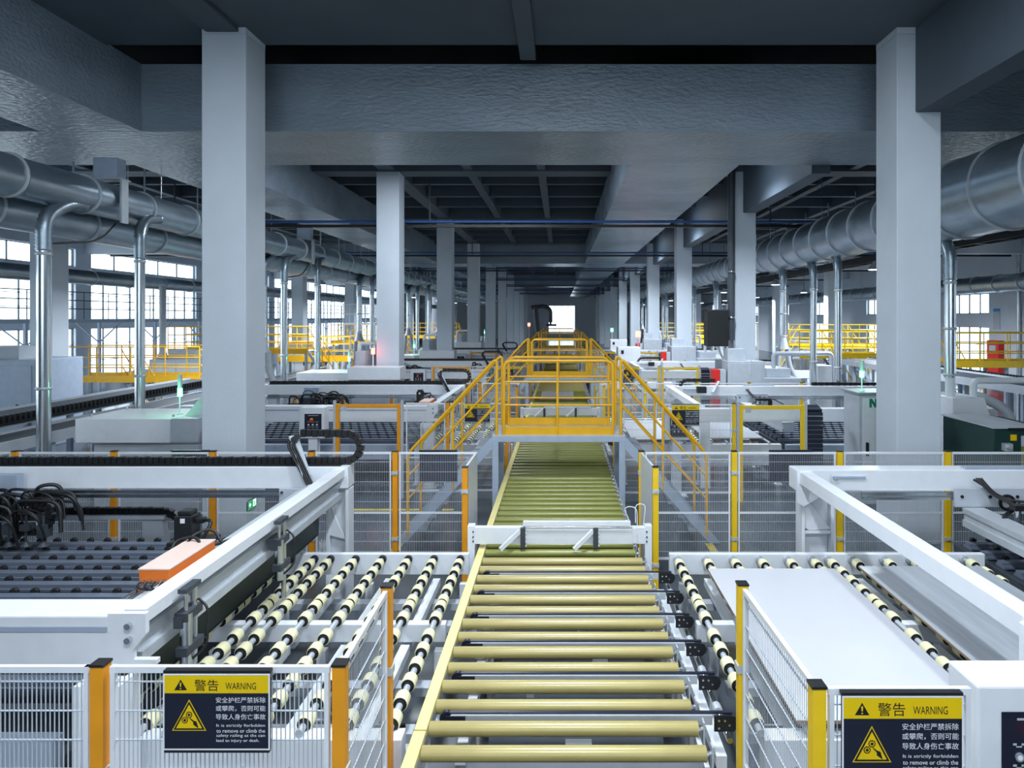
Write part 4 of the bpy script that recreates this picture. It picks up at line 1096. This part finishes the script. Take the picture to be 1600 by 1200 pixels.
MB().box(8.86, 9.46, 11.585, 11.6, .2, 1.95).build('door', M['white'], t)
q = MB()
for z in (1.78, 1.50): q.path([(8.90+.02*i, 11.58, z+.03*math.sin(PI*i/6)) for i in range(7)], .009, 6)
q.build('red_mark', M['red'], t)
# electrical box by the second yellow-side column
for k in range(1, 4):
    y = 19.72+10*(k-1)
    t = thing('switch_cabinet', f'pale steel cabinet with stepped top by the {ORD[k]} yellow-side column', 'cabinet', (5.4, y, 0), 'pale cabinets by the columns')
    MB().box(4.95, 6.05, y, y+.72, 0, 2.30).build('body', M['lgrey'], t, bevel=.012)
    MB().box(5.06, 6.0, y-.012, y, .2, 2.24).build('door', M['lgrey'], t, bevel=.005)
    MB().box(5.0, 5.55, y+.2, y+.72, 2.30, 2.66).build('upper_box', M['lgrey'], t, bevel=.01)
    MB().box(5.62, 5.64, y-.03, y-.012, 1.9, 2.5).build('handle', M['alu'], t)
    t = thing('fire_cabinet', f'small red and pale fire cabinet beside the pale steel cabinet, {BAY[k]}', 'cabinet', (4.6, y, 0), 'fire cabinets by the columns')
    MB().box(4.50, 4.72, y, y+.35, 0, 2.05).build('body', M['red'], t, bevel=.008)
    MB().box(4.73, 4.90, y, y+.35, 0, 2.05).build('side_panel', M['lgrey'], t)
# feeder machines with long rollers further down on the yellow-post side
for k in range(1, 4):
    y = 20.62+10*(k-1)
    t = thing('trim_machine', f'pale machine with bent pipe frame under the yellow-side dust pipes, {BAY[k]}', 'machine', (7.4, y, 0), 'pale machines under the dust pipes')
    MB().box(6.3, 7.45, y, y+1.0, 0, 1.72).box(6.45, 7.2, y+.2, y+1.4, 1.72, 2.0).build('body', M['lgrey'], t, bevel=.015)
    MB().path(fillet([(6.75, y+.5, 1.9), (6.75, y+.5, 2.45), (8.6, y+.5, 2.45), (8.6, y+.5, 0)], .12), .07, 10).build('pipe_frame', M['lgrey'], t)
    MB().box(8.0, 8.45, y+.1, y+.8, 0, 2.1).build('switch_box', M['white'], t, bevel=.01)
    MB().box(5.2, 6.6, y+1.5, y+1.8, 1.9, 2.2).box(5.3, 5.5, y+1.55, y+1.75, 0, 1.9).box(6.3, 6.5, y+1.55, y+1.75, 0, 1.9).build('cross_head', M['grey'], t)
# white machine housings with black lettering bars far along the line
for i, (x, y) in enumerate(((3.05, 29.6), (3.46, 39.6))):
    t = thing('print_head', f'white boxy machine housing beside the far footbridges, {ORD[i]} back', 'machine', (x, y, 0), 'white boxy housings')
    MB().box(x-.5, x+.5, y, y+.9, 1.45, 2.28).box(x-.4, x+.4, y+.1, y+.8, 0, 1.45).build('housing', M['white'], t, bevel=.02)
    MB().box(x-.36, x-.24, y-.01, y, 1.98, 2.14).build('logo', M['ink'], t)

# ================================================================== LONG BELT LINES BY THE SIDE WALLS
def belt_line(label, x, wdt, y0, y1, z, rack=True):
    t = thing('belt_line', label, 'conveyor', (x, y0, 0), 'long belt lines')
    MB().box(x-wdt/2, x+wdt/2, y0, y1, z-.10, z).build('bed', M['dgrey'], t)
    MB().box(x+wdt/2, x+wdt/2+.06, y0, y1, z-.16, z+.05).box(x-wdt/2-.06, x-wdt/2, y0, y1, z-.16, z+.05).build('side_rail', M['alu'], t)
    if rack:
        r = MB(); y = y0
        while y < min(y1, y0+22): r.box(x+wdt/2+.06, x+wdt/2+.16, y, y+.07, z-.04, z+.10); y += .14
        r.box(x+wdt/2+.06, x+wdt/2+.10, y0, y1, z-.12, z-.02)
        r.build('chain_rack', M['black'], t)
    lg = MB(); y = y0+.4
    while y < y1: lg.box(x-wdt/2, x-wdt/2+.1, y-.05, y+.05, 0, z-.1).box(x+wdt/2-.1, x+wdt/2, y-.05, y+.05, 0, z-.1); y += 2.4
    pieces(lg, 'trestle', M['bluegrey'], t)
    return t
belt_line('long dark belt line with a toothed chain rack on the orange-post side', -12.0, 1.1, 8, 22.6, 1.50)
belt_line('long low belt line with pale rails just behind the white machine', -10.5, .9, 8, 28, 1.30, False)
belt_line('long dark belt line on the yellow-post side beyond the dark green machine', 12.2, 1.4, 9, 28, 1.85)
belt_line('long dark belt line near the wall with small square windows', 15.6, 1.0, 12, 23, 1.3, False)
for i, (x, y, z, wd) in enumerate(((-15.5, 18.0, 2.45, 2.6), (-15.6, 27, 1.9, 2.2), (-14.4, 36, 1.9, 2.0), (13.8, 37.5, 1.9, 2.2))):
    t = thing('press_machine', ['blue-grey machine cabinet at the outer column by the glazing', 'pale machine cabinet behind the first orange-side platform', 'pale machine cabinet further back by the glazing', 'pale machine cabinet far back on the yellow-post side'][i], 'machine', (x, y, 0))
    MB().box(x-wd/2, x+wd/2, y, y+1.8, 0, z).build('body', M['bluegrey'] if i == 0 else M['lgrey'], t, bevel=.02)
    MB().box(x-wd/2+.1, x-.02, y-.02, y, .3, z-.15).box(x+.02, x+wd/2-.1, y-.02, y, .3, z-.15).build('door', M['bluegrey'] if i == 0 else M['white'], t, bevel=.006)
    MB().box(x+wd/2-.5, x+wd/2-.45, y-.05, y-.02, 1.0, 1.25).build('handle', M['black'], t)
    MB().box(x-.5, x+.6, y+.3, y+1.2, z, z+.35).path([(x-.9, y+.6, z), (x-.9, y+.6, z+.3), (x-.9, y+.6, 4.9)], [.22, .13, .13], 14).build('extraction_hood', M['hose'], t)

# ================================================================== YELLOW WORK PLATFORMS
def platform(label, x0, x1, y0, y1, z, stair, m='rail', two=True):
    t = thing('work_platform', label, 'platform', ((x0+x1)/2, y0, 0), 'yellow work platforms')
    MB().box(x0, x1, y0, y1, z-.05, z).build('deck', M['grey'], t)
    MB().box(x0, x1, y0-.02, y0, z-.12, z+.12).box(x0, x1, y1, y1+.02, z-.12, z+.12).build('toe_board', M[m], t)
    n = max(2, int((x1-x0)/1.0))
    for y in (y0+.03, y1-.03):
        r = MB()
        for zz in (z+.40, z+.75, z+1.12): r.tube((x0, y, zz), (x1, y, zz), .022, 8)
        for i in range(n+1): r.tube((x0+(x1-x0)*i/n, y, z), (x0+(x1-x0)*i/n, y, z+1.12), .022, 8)
        r.build('guardrail', M[m], t)
    lg = MB()
    for x in (x0+.1, (x0+x1)/2, x1-.1):
        for y in (y0+.1, y1-.1): lg.box(x-.05, x+.05, y-.05, y+.05, 0, z-.05)
    pieces(lg, 'leg', M['bluegrey'], t)
    for (xs, s) in stair:
        xe = xs+s*z*.62
        st = MB()
        for y in (y0+.15, y0+.95): st.prism([(xs, z), (xs, z-.2), (xe-s*.1, 0), (xe+s*.08, 0)], 'y', y-.012, y+.012)
        for i in range(1, 8): zz = z*(1-i/8); x = xs+(xe-xs)*i/8; st.box(x-.1, x+.1, y0+.16, y0+.94, zz-.02, zz)
        st.build('stairs', M['bluegrey'], t)
        r = MB()
        for y in (y0+.12, y0+.98):
            for dz in (.5, 1.05): r.path(fillet([(xs, y, z+dz), (xe, y, dz), (xe, y, .0 if dz > 1 else dz-.1)], .1), .022, 8)
            r.tube((xs+(xe-xs)*.5, y, z*.5), (xs+(xe-xs)*.5, y, z*.5+1.05), .02, 8)
        r.build('stair_rail', M[m], t)
    return t
platform('long yellow work platform in front of the bright glazing, first on the orange-post side', -17.4, -12.6, 23.2, 24.6, 1.45, ((-12.6, 1), (-15.4, 1)))
platform('second yellow work platform by the glazing, behind the first, on the orange-post side', -18.0, -11.6, 30.5, 32.0, 2.05, ((-11.6, 1), (-14.2, -1)))
platform('yellow work platform beside the slim steel dust pipes, third on the orange-post side', -14.2, -10.6, 33.4, 34.8, 1.5, ((-12.0, -1), (-10.6, 1)))
platform('fourth yellow work platform on the orange-post side, between far columns', -15.0, -10.8, 43.5, 45, 2.0, ((-10.8, 1),))
platform('fifth yellow work platform on the orange-post side, far back', -13.0, -8.6, 55, 56.5, 2.0, ((-8.6, 1),))
platform('wide yellow work platform by the small square windows, first on the yellow-post side', 14.0, 18.0, 23.8, 25.2, 1.92, ((14.0, 1),), 'yellow')
platform('second yellow work platform on the yellow-post side, beside the bright dust pipes', 10.6, 14.6, 29.5, 31.0, 1.9, ((12.0, 1), (14.2, 1)), 'yellow')
platform('third yellow work platform on the yellow-post side, with steep stairs', 12.4, 17.4, 34.5, 36.0, 2.1, ((12.4, -1), (15.0, 1)), 'yellow')
platform('fourth yellow work platform on the yellow-post side, behind the black box', 8.4, 12.4, 43.5, 45.0, 2.0, ((8.4, -1),), 'yellow')
platform('fifth yellow work platform on the yellow-post side, far back', 7.8, 12.0, 55, 56.5, 2.0, ((7.8, -1),), 'yellow')
for i, (x, y) in enumerate(((-11.2, 37.0), (10.4, 38.0))):
    t = thing('access_tower', f'white railed access tower {["behind the slim dust pipes on the orange-post side", "above the platforms on the yellow-post side"][i]}', 'platform', (x, y, 0))
    MB().box(x-.9, x+.9, y, y+1.2, 3.2, 3.3).build('deck', M['white'], t)
    lg = MB()
    for xx in (x-.85, x+.85):
        for yy in (y+.05, y+1.15): lg.box(xx-.05, xx+.05, yy-.05, yy+.05, 0, 3.2)
    pieces(lg, 'leg', M['white'], t)
    for yy in (y+.03, y+1.17):
        r = MB()
        for z in (3.8, 4.35): r.tube((x-.9, yy, z), (x+.9, yy, z), .03, 8)
        for xx in (x-.9, x, x+.9): r.tube((xx, yy, 3.3), (xx, yy, 4.35), .03, 8)
        r.build('guardrail', M['white'], t)
for (lab, x, y, z, m) in (('small green signal lamp on a pole beside the far yellow-side columns', 4.7, 61.0, 2.3, 'eg'), ('small red signal lamp on a pole beside the far orange-side columns', -2.9, 61.0, 2.8, 'er'), ('orange-red signal lamp on a pole beside the hung black box', 3.95, 34.0, 2.6, 'er')):
    t = thing('signal_lamp', lab, 'lamp', (x, y, 0))
    MB().tube((x, y, 0), (x, y, z), .03, 8).build('pole', M['white'], t)
    MB().path([(x, y, z), (x, y, z+.3)], .12, 12).build('lit_lens', M[m], t)
t = thing('handling_robot', 'dark jointed robot arm in front of the bright end window', 'robot', (-2.2, 66.0, 0))
MB().path([(-2.2, 66, 0), (-2.2, 66, .3), (-2.2, 66, 1.9)], [.7, .5, .42], 16).build('base', M['dgrey'], t)
MB().path(fillet([(-2.2, 66, 1.9), (-2.4, 66, 3.2), (-2.5, 66, 4.6)], .3), .24, 12).build('lower_arm', M['dgrey'], t)
MB().path(fillet([(-2.9, 66, 4.6), (-1.6, 66, 4.75), (-1.0, 66, 4.4), (-1.0, 66, 3.1)], .4), .19, 12).build('upper_arm', M['dgrey'], t)
MB().box(-1.4, -.4, 65.7, 66.3, 2.75, 2.95).box(-1.1, -.9, 65.9, 66.1, 2.95, 3.1).build('gripper', M['black'], t)

# ================================================================== STEEL CATWALK BY THE GLAZING
t = thing('catwalk', 'long raised steel catwalk with thin dark railing along the glazing', 'catwalk', (-20.6, 20, 0))
MB().box(-21.6, -20.0, 16, 76, 3.38, 3.52).build('deck', M['bluegrey'], t)
r = MB()
for x in (-20.05,):
    for z in (3.95, 4.3, 4.65): r.tube((x, 16, z), (x, 76, z), .02, 6)
    for i in range(41): r.tube((x, 16+1.5*i, 3.52), (x, 16+1.5*i, 4.65), .02, 6)
r.build('guardrail', M['dgrey'], t)
lg = MB(); br = MB()
for i in range(16):
    y = 17+4*i; lg.box(-20.15, -20.05, y-.06, y+.06, 0, 3.38)
    br.bar((-20.1, y, 2.5), (-20.1, y+1.4, 3.38), .04, .04); br.bar((-20.1, y, 2.5), (-20.1, y-1.4, 3.38), .04, .04)
pieces(lg, 'post', M['bluegrey'], t); pieces(br, 'brace', M['bluegrey'], t)

# ================================================================== NOTICES AND SMALL SIGNS
t = thing('exit_sign', 'small lit green running-figure sign low on the first orange-side column', 'sign', (-4.975, 10.7, .52))
MB().box(-4.988, -4.966, 10.57, 10.88, .52, .68).build('housing', M['dgrey'], t)
MB().box(-4.966, -4.963, 10.58, 10.87, .53, .67).build('lit_face', M['exitg'], t)
g = MB()
g.prism([(10.60, .60), (10.64, .635), (10.64, .61), (10.68, .61), (10.68, .59), (10.64, .59), (10.64, .565)], 'x', -4.963, -4.961)
g.prism([(10.74, .55), (10.84, .55), (10.84, .655), (10.74, .655)], 'x', -4.963, -4.961)
g.build('arrow_and_door', M['exitw'], t)
g = MB(); g.prism([(q[0], q[1]) for q in circle(10.785, .635, .011, 12)], 'x', -4.961, -4.9595)
g.prism([(10.775, .62), (10.80, .62), (10.81, .60), (10.80, .585), (10.825, .56), (10.815, .553), (10.785, .58), (10.765, .56), (10.755, .567), (10.777, .595)], 'x', -4.961, -4.9595)
g.build('running_figure', M['exitg'], t)
def notice(label, x, y, z, wd, h, axis='y'):
    t = thing('notice_board', label, 'notice', (x, y, z), 'paper notices on columns and walls')
    MB().box(x, x+wd, y-.012, y-.001, z, z+h).build('sheet', M['print'], t)
    MB().box(x, x+wd, y-.014, y-.012, z+h*.93, z+h).box(x, x+wd, y-.014, y-.012, z, z+h*.06).build('blue_band', M['blueprint'], t)
    k = MB()
    for c in range(4):
        for r in range(9):
            if r < 4+2*(c % 3): k.box(x+wd*(.25+.16*c), x+wd*(.33+.16*c), y-.0135, y-.012, z+h*(.84-.06*r), z+h*(.88-.06*r))
    k.build('print_marks', M['dgrey'], t)
    return t
notice('tall white notice with blue edges on the outer column by the glazing', -16.05, 20.55, 2.85, .26, 1.2)
for (y0, z) in ((33.3, 3.0),):
    t = thing('notice_board', 'narrow blue notice beside the small square windows', 'notice', (21.97, y0, z))
    MB().box(21.97, 21.998, y0, y0+.5, z, z+1.05).build('sheet', M['lgrey'], t)
    MB().box(21.965, 21.97, y0, y0+.5, z+.9, z+1.05).build('blue_band', M['blueprint'], t)
for i, (y0, z) in enumerate(((33.0, .2), (43.2, .2))):
    t = thing('fire_cabinet', f'tall red fire cabinet on the wall beside the square windows, {ORD[i]} back', 'cabinet', (21.8, y0, z), 'red wall cabinets')
    MB().box(21.7, 21.998, y0, y0+.9, z, 2.45).build('body', M['red'], t, bevel=.01)
    MB().box(21.69, 21.7, y0+.2, y0+.7, 1.9, 2.2).build('label_plate', M['lgrey'], t)
t = thing('riser_pipe', 'slim vertical steel pipe on the wall beyond the yellow railings', 'pipe', (21.9, 31.8, 0))
MB().tube((21.88, 31.8, 0), (21.88, 31.8, 8.9), .08, 10).build('pipe', M['steel'], t)
